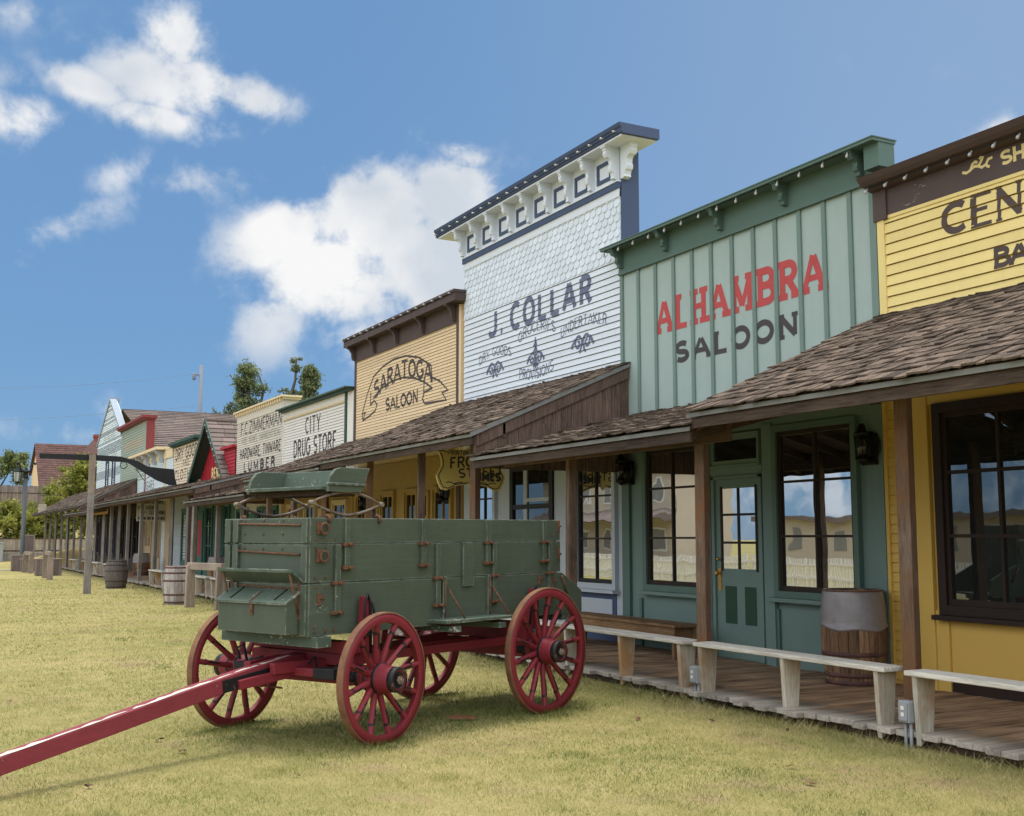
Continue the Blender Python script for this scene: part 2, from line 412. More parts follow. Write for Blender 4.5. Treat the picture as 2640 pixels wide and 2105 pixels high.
# ------------------------------------------------------------------ lettering (stroke letters, laid on boards as real thin sheets)
def arc(cx, cy, rx, ry, a0, a1, n=12):
    return [(cx + rx*math.cos(R(a0+(a1-a0)*i/n)), cy + ry*math.sin(R(a0+(a1-a0)*i/n))) for i in range(n+1)]
def glyphs():
    S = lambda x, a=0, b=1: [(x,a),(x,b)]
    G = {}
    G['A'] = (.8, [([(.42,1),(.8,0)],0), ([(.38,1),(0,0)],1), ([(.15,.34),(.65,.34)],1)], [(0,0),(.8,0)])
    G['B'] = (.72, [(S(.1),0), ([(.1,1),(.42,1)]+arc(.42,.765,.24,.235,90,-90)+[(.1,.53)],0), ([(.1,.53),(.44,.53)]+arc(.44,.265,.28,.265,90,-90)+[(.1,0)],0)], [(.1,0),(.1,1)])
    G['C'] = (.72, [(arc(.4,.5,.38,.5,50,310,18),0)], [])
    G['D'] = (.75, [(S(.1),0), ([(.1,1),(.3,1)]+arc(.32,.5,.4,.5,90,-90,16)+[(.1,0)],0)], [(.1,0),(.1,1)])
    G['E'] = (.62, [(S(.1),0), ([(.1,1),(.62,1)],1), ([(.1,.52),(.5,.52)],1), ([(.1,0),(.62,0)],1)], [(.1,0),(.1,1)])
    G['F'] = (.6, [(S(.1),0), ([(.1,1),(.6,1)],1), ([(.1,.52),(.48,.52)],1)], [(.1,0)])
    G['G'] = (.76, [(arc(.4,.5,.38,.5,50,335,18)+[(.74,.45),(.5,.45)],0)], [])
    G['H'] = (.74, [(S(.1),0), (S(.64),0), ([(.1,.5),(.64,.5)],1)], [(.1,0),(.1,1),(.64,0),(.64,1)])
    G['I'] = (.24, [(S(.12),0)], [(.12,0),(.12,1)])
    G['J'] = (.5, [([(.42,1),(.42,.26)]+arc(.22,.26,.2,.26,0,-160,10),0)], [(.42,1)])
    G['K'] = (.72, [(S(.1),0), ([(.66,1),(.1,.42)],1), ([(.3,.6),(.7,0)],0)], [(.1,0),(.1,1),(.7,0),(.64,1)])
    G['L'] = (.6, [(S(.1),0), ([(.1,0),(.6,0)],1)], [(.1,0),(.1,1)])
    G['M'] = (.95, [(S(.1),1), ([(.1,1),(.48,.1)],0), ([(.48,.1),(.86,1)],1), (S(.86),0)], [(.1,0),(.1,1),(.86,0),(.86,1)])
    G['N'] = (.78, [(S(.1),1), ([(.1,1),(.68,0)],0), (S(.68),1)], [(.1,0),(.1,1),(.68,1)])
    G['O'] = (.78, [(arc(.39,.5,.37,.5,90,450,24),0)], [])
    G['P'] = (.66, [(S(.1),0), ([(.1,1),(.38,1)]+arc(.38,.74,.26,.26,90,-90)+[(.1,.48)],0)], [(.1,0),(.1,1)])
    G['R'] = (.74, [(S(.1),0), ([(.1,1),(.38,1)]+arc(.38,.75,.26,.25,90,-90)+[(.1,.5)],0), ([(.36,.5),(.7,0)],0)], [(.1,0),(.1,1),(.7,0)])
    G['S'] = (.66, [(arc(.33,.745,.28,.255,35,270,14)+arc(.33,.245,.30,.245,90,-145,14)[1:],0)], [])
    G['T'] = (.74, [(S(.37),0), ([(0,1),(.74,1)],1)], [(.37,0)])
    G['U'] = (.74, [([(.1,1),(.1,.3)]+arc(.37,.3,.27,.3,180,360)+[(.64,1)],0)], [(.1,1),(.64,1)])
    G['V'] = (.74, [([(0,1),(.37,0)],0), ([(.37,0),(.74,1)],1)], [(0,1),(.74,1)])
    G['W'] = (1.05, [([(0,1),(.27,0)],0), ([(.27,0),(.52,.9)],1), ([(.52,.9),(.78,0)],0), ([(.78,0),(1.05,1)],1)], [(0,1),(1.05,1)])
    G['Y'] = (.74, [([(0,1),(.37,.48)],0), ([(.74,1),(.37,.48)],1), ([(.37,.5),(.37,0)],0)], [(0,1),(.74,1),(.37,0)])
    G['Z'] = (.66, [([(.02,1),(.64,1)],1), ([(.64,1),(.02,0)],0), ([(.02,0),(.64,0)],1)], [])
    G['.'] = (.22, [([(.06,.05),(.16,.05)],0)], [])
    G[','] = (.22, [([(.13,.08),(.06,-.14)],0)], [])
    G["'"] = (.2, [([(.1,1),(.08,.75)],0)], [])
    G[' '] = (.4, [], [])
    return G
GL = glyphs()
def stroke_quads(pts, hw):
    """mitred strip of convex quads along a 2-D polyline"""
    pts = [p for i, p in enumerate(pts) if i == 0 or abs(p[0]-pts[i-1][0]) + abs(p[1]-pts[i-1][1]) > 1e-6]
    n = len(pts); L = []; Rr = []
    closed = n > 3 and abs(pts[0][0]-pts[-1][0]) + abs(pts[0][1]-pts[-1][1]) < 1e-5
    for i in range(n):
        ds = []
        a = pts[i-1] if i > 0 else (pts[-2] if closed else None); b = pts[i+1] if i < n-1 else (pts[1] if closed else None)
        for p, q in ((a, pts[i]), (pts[i], b)):
            if p is None or q is None: continue
            dx, dy = q[0]-p[0], q[1]-p[1]; l = math.hypot(dx, dy) or 1; ds.append((dx/l, dy/l))
        nx = -sum(d[1] for d in ds); ny = sum(d[0] for d in ds); l = math.hypot(nx, ny) or 1; nx /= l; ny /= l
        c = max(.5, abs(-nx*ds[0][1] + ny*ds[0][0])); w = hw / c
        L.append((pts[i][0]+nx*w, pts[i][1]+ny*w)); Rr.append((pts[i][0]-nx*w, pts[i][1]-ny*w))
    return [[L[i], L[i+1], Rr[i+1], Rr[i]] for i in range(n-1)]
def text_quads(s, width, H, w=.16, serif=0.0, thin=1.0, gap=.2, fn=None, sh=None):
    """u runs 0..width to the right, z 0..H; fn warps (u,z)->(u,z); returns [(quad, layer)]"""
    tot = sum(GL[c][0] + gap for c in s) - gap; k = width / tot; out = []; x = 0; hw = w*H/2; lay = 0
    sh = sh or w*.75
    fn = fn or (lambda u, z: (u, z))
    def sub(pts):
        o = [pts[0]]
        for p, q in zip(pts, pts[1:]):
            m = 3 if len(pts) < 4 else 1
            for i in range(1, m+1): o.append((p[0]+(q[0]-p[0])*i/m, p[1]+(q[1]-p[1])*i/m))
        return o
    for c in s:
        gw, st, sf = GL[c]
        for pts, th in st:
            h2 = hw*(thin if th else 1)
            P = [((x+px)*k, h2 + py*(H-2*h2)) for px, py in sub(pts)]
            out += [(q, lay) for q in stroke_quads([fn(*p) for p in P], h2)]; lay += 1
        if serif:
            for px, py in sf:
                u = (x+px)*k; z = sh*H/2 if py == 0 else H - sh*H/2
                P = [(u - serif*H, z), (u, z), (u + serif*H, z)]
                out += [(q, lay) for q in stroke_quads([fn(*p) for p in P], sh*H/2)]; lay += 1
        x += gw + gap
    return out
def clip_z(poly, z, keep_above):
    o = []
    for i in range(len(poly)):
        p, q = poly[i-1], poly[i]; a = (p[1] >= z) == keep_above; b = (q[1] >= z) == keep_above
        if a != b:
            t = (z - p[1]) / (q[1] - p[1]); o.append((p[0] + (q[0]-p[0])*t, z))
        if b: o.append(q)
    return o
def letters(mb, quads, X, yl, z0, sid=None, eps=.003):
    """lay lettering on the facade: u=0 at y=yl (left seen from the street), z from z0"""
    if len(set(l for _, l in quads)) >= 5 or not mb.f: mb.marks.append(len(mb.f))
    for q, lay in quads:
        P = [(yl - u, z + z0) for u, z in q]; e = eps + (lay % 7) * .0004
        if sid is None:
            mb.add([(X - e, y, z) for y, z in P], [tuple(range(len(P)))], rr(.5)); continue
        zb, pitch, gr, d = sid
        lo = min(z for _, z in P); hi = max(z for _, z in P)
        for i in range(int((lo - zb)//pitch), int((hi - zb)//pitch) + 1):
            a = zb + i*pitch; C = clip_z(clip_z(P, a + gr, True), a + pitch, False) if len(P) > 2 else []
            if len(C) < 3: continue
            vs = [(X - (d + (.004-d)*((z-a)/pitch)) - e, y, z) for y, z in C]
            mb.add(vs, [tuple(range(len(vs)))], rr(.5))

# ------------------------------------------------------------------ walls
def siding(mb, X, ylo, yhi, z0, z1, pitch, gr=.012, d=.02, yfun=None, joints=True, sgn=-1):
    """lapped boards facing the street (-X); each casts its own line through the open lap below it"""
    n = int(math.ceil((z1 - z0)/pitch - 1e-6))
    for i in range(n):
        a = z0 + i*pitch; b = min(a + pitch, z1)
        if b - a < gr + .004: continue
        segs = [(ylo, yhi)]
        if joints and yhi - ylo > 2.5 and rng.random() < .45:
            c = rng.uniform(ylo + .8, yhi - .8); segs = [(ylo, c - .0015), (c + .0015, yhi)]
        for u0, u1 in segs:
            if yfun:
                la, lb = yfun(a), yfun(b)
                if lb[1] - lb[0] < .02: lb = ((la[0]+la[1])/2 - .01, (la[0]+la[1])/2 + .01)
                ya0, ya1, yb0, yb1 = la[0], la[1], lb[0], lb[1]
            else: ya0 = yb0 = u0; ya1 = yb1 = u1
            r = rr()
            t0 = gr/pitch; xa = X + sgn*(d + (.004-d)*t0); xb = X + sgn*.004
            xi = X - sgn*.02
            vs = [(xa,ya0,a+gr),(xa,ya1,a+gr),(xb,yb1,b),(xb,yb0,b),(xi,ya0,a+gr+.004),(xi,ya1,a+gr+.004)]
            mb.add(vs, [(0,1,2,3),(0,4,5,1)], r)
    mb.add([(X - sgn*.03,ylo,z0),(X - sgn*.03,yhi,z0),(X - sgn*.03,yhi,z1),(X - sgn*.03,ylo,z1)] if not yfun else
           [(X - sgn*.03,yfun(z0)[0],z0),(X - sgn*.03,yfun(z0)[1],z0),(X - sgn*.03,yfun(z1)[1],z1),(X - sgn*.03,yfun(z1)[0],z1)], [(0,1,2,3)])
def scrollpoly(h, w, n=1):
    """side outline of a scrolled bracket: (x out from wall, z down from the top)"""
    base = [(0,0),(1,0),(1,-.12),(.93,-.16),(.97,-.24),(.86,-.34),(.66,-.36),(.52,-.44),(.50,-.56),(.58,-.66),(.52,-.76),(.40,-.80),(.34,-.90),(.38,-.97),(.2,-1),(0,-1)]
    return [(x*w, z*h) for x, z in base]
def bracket(mb, X, y, ztop, h, w, t):
    P = [(X - a, ztop + b) for a, b in scrollpoly(h, w)]
    mb.prism(P, 'Y', y - t/2, y + t/2, rr())
    mb.box(X - w - .02, y - t/2 - .02, ztop - .05*h, X, y + t/2 + .02, ztop - .001, rr())

def bulb_mesh():
    mb = MB(); mb.lathe([(.009,.0),(.010,.022),(.014,.035),(.019,.05),(.017,.066),(.008,.076)], n=10); return mb
_b = None
def light_string(label, pts, org, group='bulb strings along the cornices', droop=(0,0,-1)):
    """a wire of clear bulbs; every bulb is its own part"""
    global _b
    root = thing('light_string', label, 'string lights', org, 0, group)
    w = MB(); w.tube([(p[0], p[1], p[2]) for p in pts], .006, 5); part('wire', w, M['wire'], root, org)
    for p in pts:
        if _b is None:
            o = part('bulb', bulb_mesh(), M['bulb'], root); _b = o
        else:
            o = _b.copy(); COL.objects.link(o); o.parent = root
        o.location = (p[0]-org[0], p[1]-org[1], p[2]-org[2]); q = Vector((0,0,1)).rotation_difference(Vector(droop).normalized())
        o.rotation_mode = 'QUATERNION'; o.rotation_quaternion = q
    return root
def lerp3(a, b, n):
    return [tuple(a[k] + (b[k]-a[k])*i/(n-1) for k in range(3)) for i in range(n)]

def window(root, org, X, y0, y1, z0, z1, mat, cols=2, rows=3, gm=None, fw=.09, proj=.07, mw=.028, sill=None, name='window', rowz=None, glassname='pane'):
    """cased sash: casing stands proud of the wall, pane set back behind the bars"""
    f = MB(); xo = X - proj
    f.box(xo, y0-fw, z0-fw, X, y0, z1+fw); f.box(xo, y1, z0-fw, X, y1+fw, z1+fw)
    f.box(xo, y0, z1, X, y1, z1+fw); f.box(xo, y0, z0-fw, X, y1, z0)
    o = part(name, f, mat, root, org, .004)
    m = MB(); xm = X - .030
    for i in range(1, cols):
        y = y0 + (y1-y0)*i/cols; m.box(xm, y-mw/2, z0+.001, X-.006, y+mw/2, z1-.001)
    for z in (rowz if rowz is not None else [z0 + (z1-z0)*j/rows for j in range(1, rows)]):
        m.box(xm-.003, y0+.001, z-mw/2, X-.007, y1-.001, z+mw/2)
    m.box(xm-.005, y0+.001, z0+.001, X-.008, y0+.045, z1-.001); m.box(xm-.005, y1-.045, z0+.001, X-.008, y1-.001, z1-.001)
    m.box(xm-.005, y0+.045, z0+.001, X-.008, y1-.045, z0+.06); m.box(xm-.005, y0+.045, z1-.05, X-.008, y1-.045, z1-.001)
    part('sash', m, M[sill[1]] if sill else mat, o, org)
    g = MB(); g.add([(X-.005,y0,z0),(X-.005,y1,z0),(X-.005,y1,z1),(X-.005,y0,z1)], [(0,1,2,3)])
    part(glassname, g, gm or M['glass'], o, org)
    if sill:
        s = MB(); s.box(X-proj-.07, y0-fw-.04, z0-fw-.05, X, y1+fw+.04, z0-fw-.001); part('sill', s, M[sill[0]], o, org, .004)
    return o

# ------------------------------------------------------------------ porches
XE, XF = 6.68, 9.3
def shingle_roof(mb, xe, ze, xa, za, y0, y1, exp=.158, wmin=.07, wmax=.19, far=False):
    L = math.hypot(xa-xe, za-ze); dx, dz = (xa-xe)/L, (za-ze)/L; nx, nz = -dz, dx
    rows = int(L/exp) + 1
    for i in range(rows):
        s0 = i*exp - (.02 if i else .05); y = y0 - rng.uniform(0, .1)
        while y < y1:
            w = rng.uniform(wmin, wmax) * (1.5 if far else 1)
            a = max(y, y0 - .03); b = min(y + w - .006, y1 + .03); y += w
            if b - a < .03: continue
            j = rng.gauss(0, .013); t = rng.uniform(.011, .019); lift = rng.uniform(.020, .030) * (1.0 if rng.random() < .94 else 1.5)
            ln = exp*2.0; u0 = s0 + j; u1 = min(u0 + ln, L + .005)
            k1 = rng.uniform(-.006, .006); tw = rng.uniform(-.006, .006)
            P = []
            for (u, h) in ((u0, lift), (u1, .004)):
                for yy, kk in ((a, k1), (b, -k1)):
                    hh = h + (tw if yy == a else -tw)*(1 if u == u0 else 0)
                    P.append((xe + dx*(u + (kk if u == u0 else 0)) + nx*hh, yy, ze + dz*(u + (kk if u == u0 else 0)) + nz*hh))
            # bottom ring then top ring (thickness t)
            bot = [P[0], P[1], P[3], P[2]]; top = [(p[0]+nx*t, p[1], p[2]+nz*t) for p in bot]
            mb.hexa(bot + top, rr())
def porch(root, org, y0, y1, ze, za, posts, mats=('post','beamY'), xe=XE, gable_r=False, gable_l=False, far=False, beam_h=.2, rake=False, exp=None):
    mb = MB(); shingle_roof(mb, xe, ze, XF - .01, za, y0, y1, exp or (.158 if not far else .2), far=far)
    roof = part('porch_roof', mb, M['shingle'], root, org, recalc=False)
    dz = (za - ze)/(XF - xe)
    zx = lambda x: ze + dz*(x - xe)
    d = MB(); th = .035
    d.hexa([(xe+.02,y0,zx(xe+.02)-.05),(XF-.006,y0,zx(XF)-.05),(XF-.006,y1,zx(XF)-.05),(xe+.02,y1,zx(xe+.02)-.05),
            (xe+.02,y0,zx(xe+.02)-.005),(XF-.006,y0,zx(XF)-.005),(XF-.006,y1,zx(XF)-.005),(xe+.02,y1,zx(xe+.02)-.005)])
    part('roof_boarding', d, M['rafter'], roof, org)
    e = MB(); e.box(xe-.006, y0-.02, ze-.05, xe+.012, y1+.02, ze-.008)
    for yy, on in ((y0-.024, gable_r), (y1+.012, gable_l)):
        if on: e.hexa([(xe-.012,yy,ze-.055),(XF-.02,yy,zx(XF)-.055),(XF-.02,yy+.012,zx(XF)-.055),(xe-.012,yy+.012,ze-.055),
                       (xe-.012,yy,ze+.012),(XF-.02,yy,zx(XF)+.012),(XF-.02,yy+.012,zx(XF)+.012),(xe-.012,yy+.012,ze+.012)])
    part('drip_edge', e, M['drip'], roof, org)
    XP = 7.25; zb = zx(XP-.05) - .06
    b = MB(); n = max(1, int((y1-y0)/3.0)); 
    for i in range(n):
        a = y0 + (y1-y0)*i/n; c = y0 + (y1-y0)*(i+1)/n - .004
        b.box(XP-.07, a, zb-beam_h, XP-.02, c, zb, rr())
    part('porch_beam', b, M[mats[1]], root, org, .006)
    b = MB()
    for i in range(n):
        a = y0 + (y1-y0)*i/n; c = y0 + (y1-y0)*(i+1)/n - .004
        b.box(xe+.03, a+.01, ze-.155, xe+.065, c-.01, ze-.052, rr())
    part('fascia', b, M['darkbeam'], root, org, .004)
    k = max(2, int((y1-y0)/.62))
    for i in range(k+1):
        y = y0 + .06 + (y1-y0-.12)*i/k
        rf = MB(); rf.hexa([(xe+.07,y-.02,zx(xe+.07)-.15),(XF-.01,y-.02,zx(XF)-.17),(XF-.01,y+.02,zx(XF)-.17),(xe+.07,y+.02,zx(xe+.07)-.15),
                     (xe+.07,y-.02,zx(xe+.07)-.052),(XF-.01,y-.02,zx(XF)-.052),(XF-.01,y+.02,zx(XF)-.052),(xe+.07,y+.02,zx(xe+.07)-.052)], rr())
        part('rafter', rf, M['rafter'], root, org)
    for y in posts:
        p = MB(); ln = rr(.012); w = .115
        p.beam((XP+ln, y, .03), (XP+.015, y+rr(.01), zb - (.0 if mats[0] != 'x' else 0)), w, w, rr())
        part('porch_post', p, M[mats[0]], root, org, .008)
    for yy, on in ((y0, gable_r), (y1-.024, gable_l)):
        if on:
            g = MB(); x = xe + .08
            while x < XF - .03:
                x1 = min(x + rng.uniform(.14, .21), XF - .01)
                g.hexa([(x,yy+.03,2.60),(x1-.006,yy+.03,2.60),(x1-.006,yy+.05,2.60),(x,yy+.05,2.60),
                        (x,yy+.03,zx(x)-.06),(x1-.006,yy+.03,zx(x1)-.06),(x1-.006,yy+.05,zx(x1)-.06),(x,yy+.05,zx(x)-.06)], rr())
                x = x1
            part('gable_boards', g, M['gable'], roof, org)
        if on or rake and yy != y0:
            f = MB(); f.hexa([(xe+.1,yy,zx(xe+.1)-.22),(XF-.02,yy,zx(XF)-.22),(XF-.02,yy+.026,zx(XF)-.22),(xe+.1,yy+.026,zx(xe+.1)-.22),
                        (xe+.1,yy,zx(xe+.1)-.056),(XF-.02,yy,zx(XF)-.056),(XF-.02,yy+.026,zx(XF)-.056),(xe+.1,yy+.026,zx(xe+.1)-.056)])
            part('rake_board', f, M['gable'], roof, org)
    return roof
def lowwall(root, org, y0, y1, mat, z1=3.4, X=XF, sid=None, name='shop_wall', d=.5):
    w = MB(); w.box(X + .03, y0, .10, X + d, y1, z1)
    if sid: siding(w, X, y0, y1, .14, z1, sid, .008, .014)
    else: w.box(X, y0, .10, X + .03 - .0005, y1, z1)
    return part(name, w, mat, root, org)
# ------------------------------------------------------------------ the street of false-front shops (facade plane x = 9.3, street runs along y)
X = XF
def shop(name, label, y0, y1):
    org = (9.3, (y0+y1)/2, 0.0)
    return thing(name, label, 'shop building', org, 0, 'false front shops along the boardwalk'), org
def body(root, org, y0, y1, z0, z1, mat, depth=.45, name='false_front'):
    b = MB(); b.box(X+.035, y0, z0, X+depth, y1, z1); return part(name, b, mat, root, org)
def mbp(fn, *a, **k):
    m = MB(); fn(m, *a, **k); return m

# ---- 1 yellow barber shop (right edge of the picture)
r, o = shop('barber_shop', 'yellow clapboard shop with chocolate brown cornice at the right edge', 1.2, 9.03)
y0, y1 = 1.2, 9.03; sid = (3.9, .117, .012, .02)
body(r, o, y0, y1, 3.2, 5.40, M['yellow'])
part('clapboard_front', mbp(siding, X, y0, y1-.11, 3.9, 5.16, .117), M['yellow'], r, o)
m = MB(); m.box(X-.03, y1-.11, 3.9, X+.034, y1, 5.12); part('corner_board', m, M['yellow'], r, o)
m = MB(); m.box(X-.028, y0, 5.16, X+.03, y1+.001, 5.449); m.box(X-.05, y1-.17, 5.12, X+.46, y1+.02, 5.449)
fr = part('frieze', m, M['brown'], r, o)
m = MB(); m.prism([(X+.47,5.45),(X-.05,5.45),(X-.10,5.462),(X-.13,5.485),(X-.20,5.495),(X-.24,5.53),(X-.28,5.585),(X+.47,5.585)], 'Y', y0, y1+.03); part('cornice', m, M['brown'], r, o)
m = MB(); m.box(X-.026, y0, 5.122, X, y1-.17, 5.158); part('frieze_moulding', m, M['yellow'], r, o)
m = MB(); letters(m, text_quads('CEN', .86+.10, .35, w=.21, serif=.10, thin=.55, gap=.12, sh=.075), X, 8.12, 4.735, sid); part('lettering', m, M['inkbrown'], r, o, recalc=False)
m = MB(); letters(m, text_quads('BA', .38, .215, w=.24, serif=.13, thin=.9, gap=.14), X, 7.52, 4.27, sid); part('lettering', m, M['inkbrown'], r, o, recalc=False)
m = MB(); letters(m, text_quads('SH', .27, .15, w=.22, serif=.12, gap=.1), X-.028, 7.37, 5.27); 
fl = [[(7.84,5.375),(7.79,5.355),(7.74,5.37),(7.69,5.395),(7.64,5.385),(7.60,5.36),(7.55,5.375),(7.52,5.42),(7.47,5.425)],[(7.74,5.37),(7.71,5.425),(7.68,5.44),(7.65,5.425)],[(7.64,5.385),(7.60,5.43),(7.585,5.455),(7.61,5.465),(7.625,5.45)],[(7.55,5.375),(7.53,5.35),(7.505,5.34)]]
for i, p in enumerate(fl): letters(m, [(q, i) for q in stroke_quads([(7.84-y, z-.035) for y, z in p], .014)], X-.028, 7.84, 0)
part('gilt_lettering', m, M['inkyellow'], r, o, recalc=False)
lowwall(r, o, y0, 8.62, M['ochre'], 3.95); 
m = MB(); siding(m, X-.012, 8.62, 9.0, .16, 3.9, .102, .008, .014, joints=False); m.box(X, 8.62, .1, X+.03, 9.0, 3.9); part('side_clapboard', m, M['ochre'], r, o)
m = MB(); m.box(X-.05, 8.42, .1, X, 8.62, 3.2); m.box(X-.03, 8.26, .1, X, 8.42, .92); m.box(X-.035, y0, 3.02, X, 8.42, 3.5); part('pilaster', m, M['ochre'], r, o, .004)
m = MB(); m.box(X-.045, 8.985, .1, X, 9.03, 3.9); part('corner_board', m, M['ochre'], r, o)
m = MB(); m.box(X-.03, y0, .1, X, 8.24, .26); part('base_board', m, M['dbrown'], r, o)
window(r, o, X, 6.25, 8.24, .98, 2.92, M['dbrown'], cols=3, gm=M['glassdark'], rowz=[1.67, 2.31], sill=('dbrown','dbrown'), fw=.10, mw=.035)
window(r, o, X, 2.6, 4.6, .98, 2.92, M['dbrown'], cols=3, gm=M['glassdark'], rowz=[1.67, 2.31], sill=('dbrown','dbrown'), fw=.10, mw=.035)
porch(r, o, 1.2, 9.05, 2.87, 4.05, [6.85, 4.1], rake=True, exp=.165)
light_string('bulb string under the chocolate cornice of the yellow shop', lerp3((X-.16,9.0,5.475),(X-.16,6.2,5.475),11), (9.1,8,5.5), droop=(-.6,.1,-.8))

# ---- 2 sage green saloon
r, o = shop('green_saloon', 'sage green board and batten saloon with red and black lettering', 9.03, 14.2)
y0, y1 = 9.04, 14.19
m = MB(); m.box(X, y0, 3.2, X+.05, y1, 5.62); wl = part('board_front', m, M['al_panel'], r, o)
m = MB()
for y in [13.74,13.30,12.86,12.43,12.005,11.565,11.135,10.715,10.28,9.86,9.44]: m.box(X-.025, y-.032, 3.3, X, y+.032, 5.58, rr())
part('battens', m, M['al_batten'], r, o)
m = MB(); m.box(X-.03, y1-.05, 3.2, X, y1+.02, 5.6); m.box(X-.03, y0-.02, 3.2, X, y0+.09, 5.6); part('corner_board', m, M['al_batten'], r, o)
m = MB(); m.box(X-.04, y0-.02, 5.60, X+.05, y1+.03, 5.95); m.box(X-.19, 8.80, 5.68, X+.045, y0-.021, 5.949); m.box(X-.055, y0-.02, 5.58, X, y1+.03, 5.615); part('frieze', m, M['al_green'], r, o)
m = MB(); m.box(X-.29, y0-.25, 5.95, X+.06, y1+.16, 5.985); m.box(X-.30, y0-.26, 5.985, X+.07, y1+.17, 5.997); part('cornice', m, M['al_green'], r, o)
for y in (9.2, 10.46, 11.72, 12.95, 14.12):
    m = MB(); bracket(m, X-.04, y, 5.948, .27, .20, .07); part('bracket', m, M['al_green'], r, o)
m = MB(); letters(m, text_quads('ALHAMBRA', 3.36, .49, w=.20, serif=.18, thin=.78, gap=.32, sh=.165), X, 13.27, 4.535); part('lettering', m, M['inkred'], r, o, recalc=False)
m = MB(); letters(m, text_quads('SALOON', 2.47, .31, w=.245, serif=.17, thin=.85, gap=.30, sh=.17), X, 12.84, 4.055); part('lettering', m, M['inkgrey'], r, o, recalc=False)
lowwall(r, o, y0, y1, M['al_low'], 3.2)
m = MB(); m.box(X-.06, 10.84, .1, X, 11.02, 3.05); m.box(X-.05, 9.04, .1, X, 9.2, 3.1); m.box(X-.05, 12.08, .1, X, 12.2, 3.1); m.box(X-.03, 9.2, .1, X, 9.30, 3.1); m.box(X-.04, 11.05, 2.45, X, 12.08, 2.55); m.box(X-.04, 9.2, 3.0, X, 14.15, 3.2)
part('pilaster', m, M['al_low'], r, o, .004)
m = MB(); m.box(X-.05, 14.0, .1, X, 14.19, 3.2); m.box(X-.035, 13.72, .1, X, 13.78, .80); m.box(X-.035, 10.80, .1, X, 10.86, .80); part('pilaster', m, M['al_green'], r, o)
window(r, o, X, 9.50, 10.76, 1.02, 2.93, M['al_green'], cols=2, rowz=[1.67, 2.32], sill=('al_low','dbrown'), fw=.08)
window(r, o, X, 12.36, 13.55, 1.00, 2.88, M['al_green'], cols=2, rowz=[1.65, 2.34], sill=('al_low','dbrown'), fw=.09)
window(r, o, X, 11.1, 12.06, 2.58, 2.95, M['al_low'], cols=1, rows=1, fw=.03, name='transom_window', gm=M['glassdark'])
m = MB(); m.box(X-.02, 11.12, .14, X+.0, 12.0, 2.40); m.box(X-.05, 11.06, .14, X, 11.12, 2.44); m.box(X-.05, 12.0, .14, X, 12.06, 2.44); m.box(X-.05, 11.06, 2.40, X, 12.06, 2.445)
dr = part('door', m, M['al_low'], r, o, .003)
m = MB(); m.add([(X-.023,11.20,1.26),(X-.023,11.86,1.26),(X-.023,11.86,2.28),(X-.023,11.20,2.28)], [(0,1,2,3)]); part('pane', m, M['glass'], dr, o)
m = MB(); m.box(X-.032,11.51,1.26,X-.024,11.55,2.28); m.box(X-.033,11.20,1.575,X-.0245,11.86,1.605); m.box(X-.033,11.20,1.93,X-.0245,11.86,1.96)
for a in ((11.17,1.23,11.20,2.31),(11.86,1.23,11.89,2.31)): m.box(X-.035,a[0],a[1],X-.0235,a[2],a[3])
part('muntin', m, M['dbrown'], dr, o)
for ya, yb in ((11.22,11.44),(11.60,11.83)):
    m = MB(); m.box(X-.024, ya, .57, X-.0215, yb, 1.04); part('door_panel', m, M['al_dark'], dr, o)
m = MB(); m.box(X-.03, 11.90, .98, X-.0215, 11.96, 1.26); m.lathe([(.012,-.05),(.03,-.06),(.035,-.085),(.02,-.10)], (X, 11.93, 1.20), 'X', 12); m.lathe([(.012,-.04),(.022,-.05),(.025,-.065),(.012,-.075)], (X, 11.93, 1.38), 'X', 12); part('door_handle', m, M['brass'], dr, o)
porch(r, o, 9.05, 13.97, 2.74, 3.42, [9.6, 12.28])
light_string('bulb string under the green saloon cornice', lerp3((X-.25,9.2,5.945),(X-.25,14.28,5.945),14), (9.05,11.6,5.9), droop=(-.15,.05,-1))

# ---- 3 tall white grocery
r, o = shop('white_grocery', 'tallest white clapboard store with fish scale gable band and navy bracketed cornice', 14.2, 19.8)
y0, y1 = 14.2, 19.75; sid = (4.19, .102, .012, .02)
body(r, o, y0, y1, 3.3, 7.52, M['jc_white'], .3)
part('clapboard_front', mbp(siding, X, y0, y1, 4.19, 5.92, .102), M['jc_white'], r, o)
m = MB(); pw = .172; ph = .118; n = int((y1-y0)/pw)+2
for i in range(9):
    zt = 5.90 + (i+1)*ph + .03
    for j in range(n):
        yc = y0 + (j + (.5 if i % 2 else 0))*pw
        hw = pw/2 - .006; a0 = max(-hw, y0-yc); a1 = min(hw, y1-yc)
        if a1 - a0 < .03: continue
        pts = []
        for q in range(11):
            t = -1 + 2*q/10; yy = t*hw
            if yy < a0 - 1e-6 or yy > a1 + 1e-6: continue
            pts.append((yy, zt - ph - .055 - (math.sqrt(max(0, 1-t*t))-1)*-.0 - .05*math.sqrt(max(0,1-t*t)) + .03))
        if len(pts) < 3: continue
        top = zt + .01
        def px(z): return X - .026 + .022*(z - (zt-ph-.07))/(ph+.08)
        ring = [(a, b) for a, b in pts] + [(pts[-1][0], top), (pts[0][0], top)]
        k = len(ring); rv = rr()
        fr_ = [(px(b), yc+a, b) for a, b in ring]; bk = [(px(b)+.022, yc+a, b) for a, b in ring]
        m.add(fr_ + bk, [tuple(range(k))] + [(q, (q+1)%k, k+(q+1)%k, k+q) for q in range(k)], rv)
part('scallop_shingles', m, M['jc_scale'], r, o)
m = MB(); m.box(X-.035, y0, 6.82, X+.03, y1, 6.95); m.box(X-.03, y0, 7.07, X+.03, y1, 7.585); part('frieze', m, M['jc_white'], r, o)
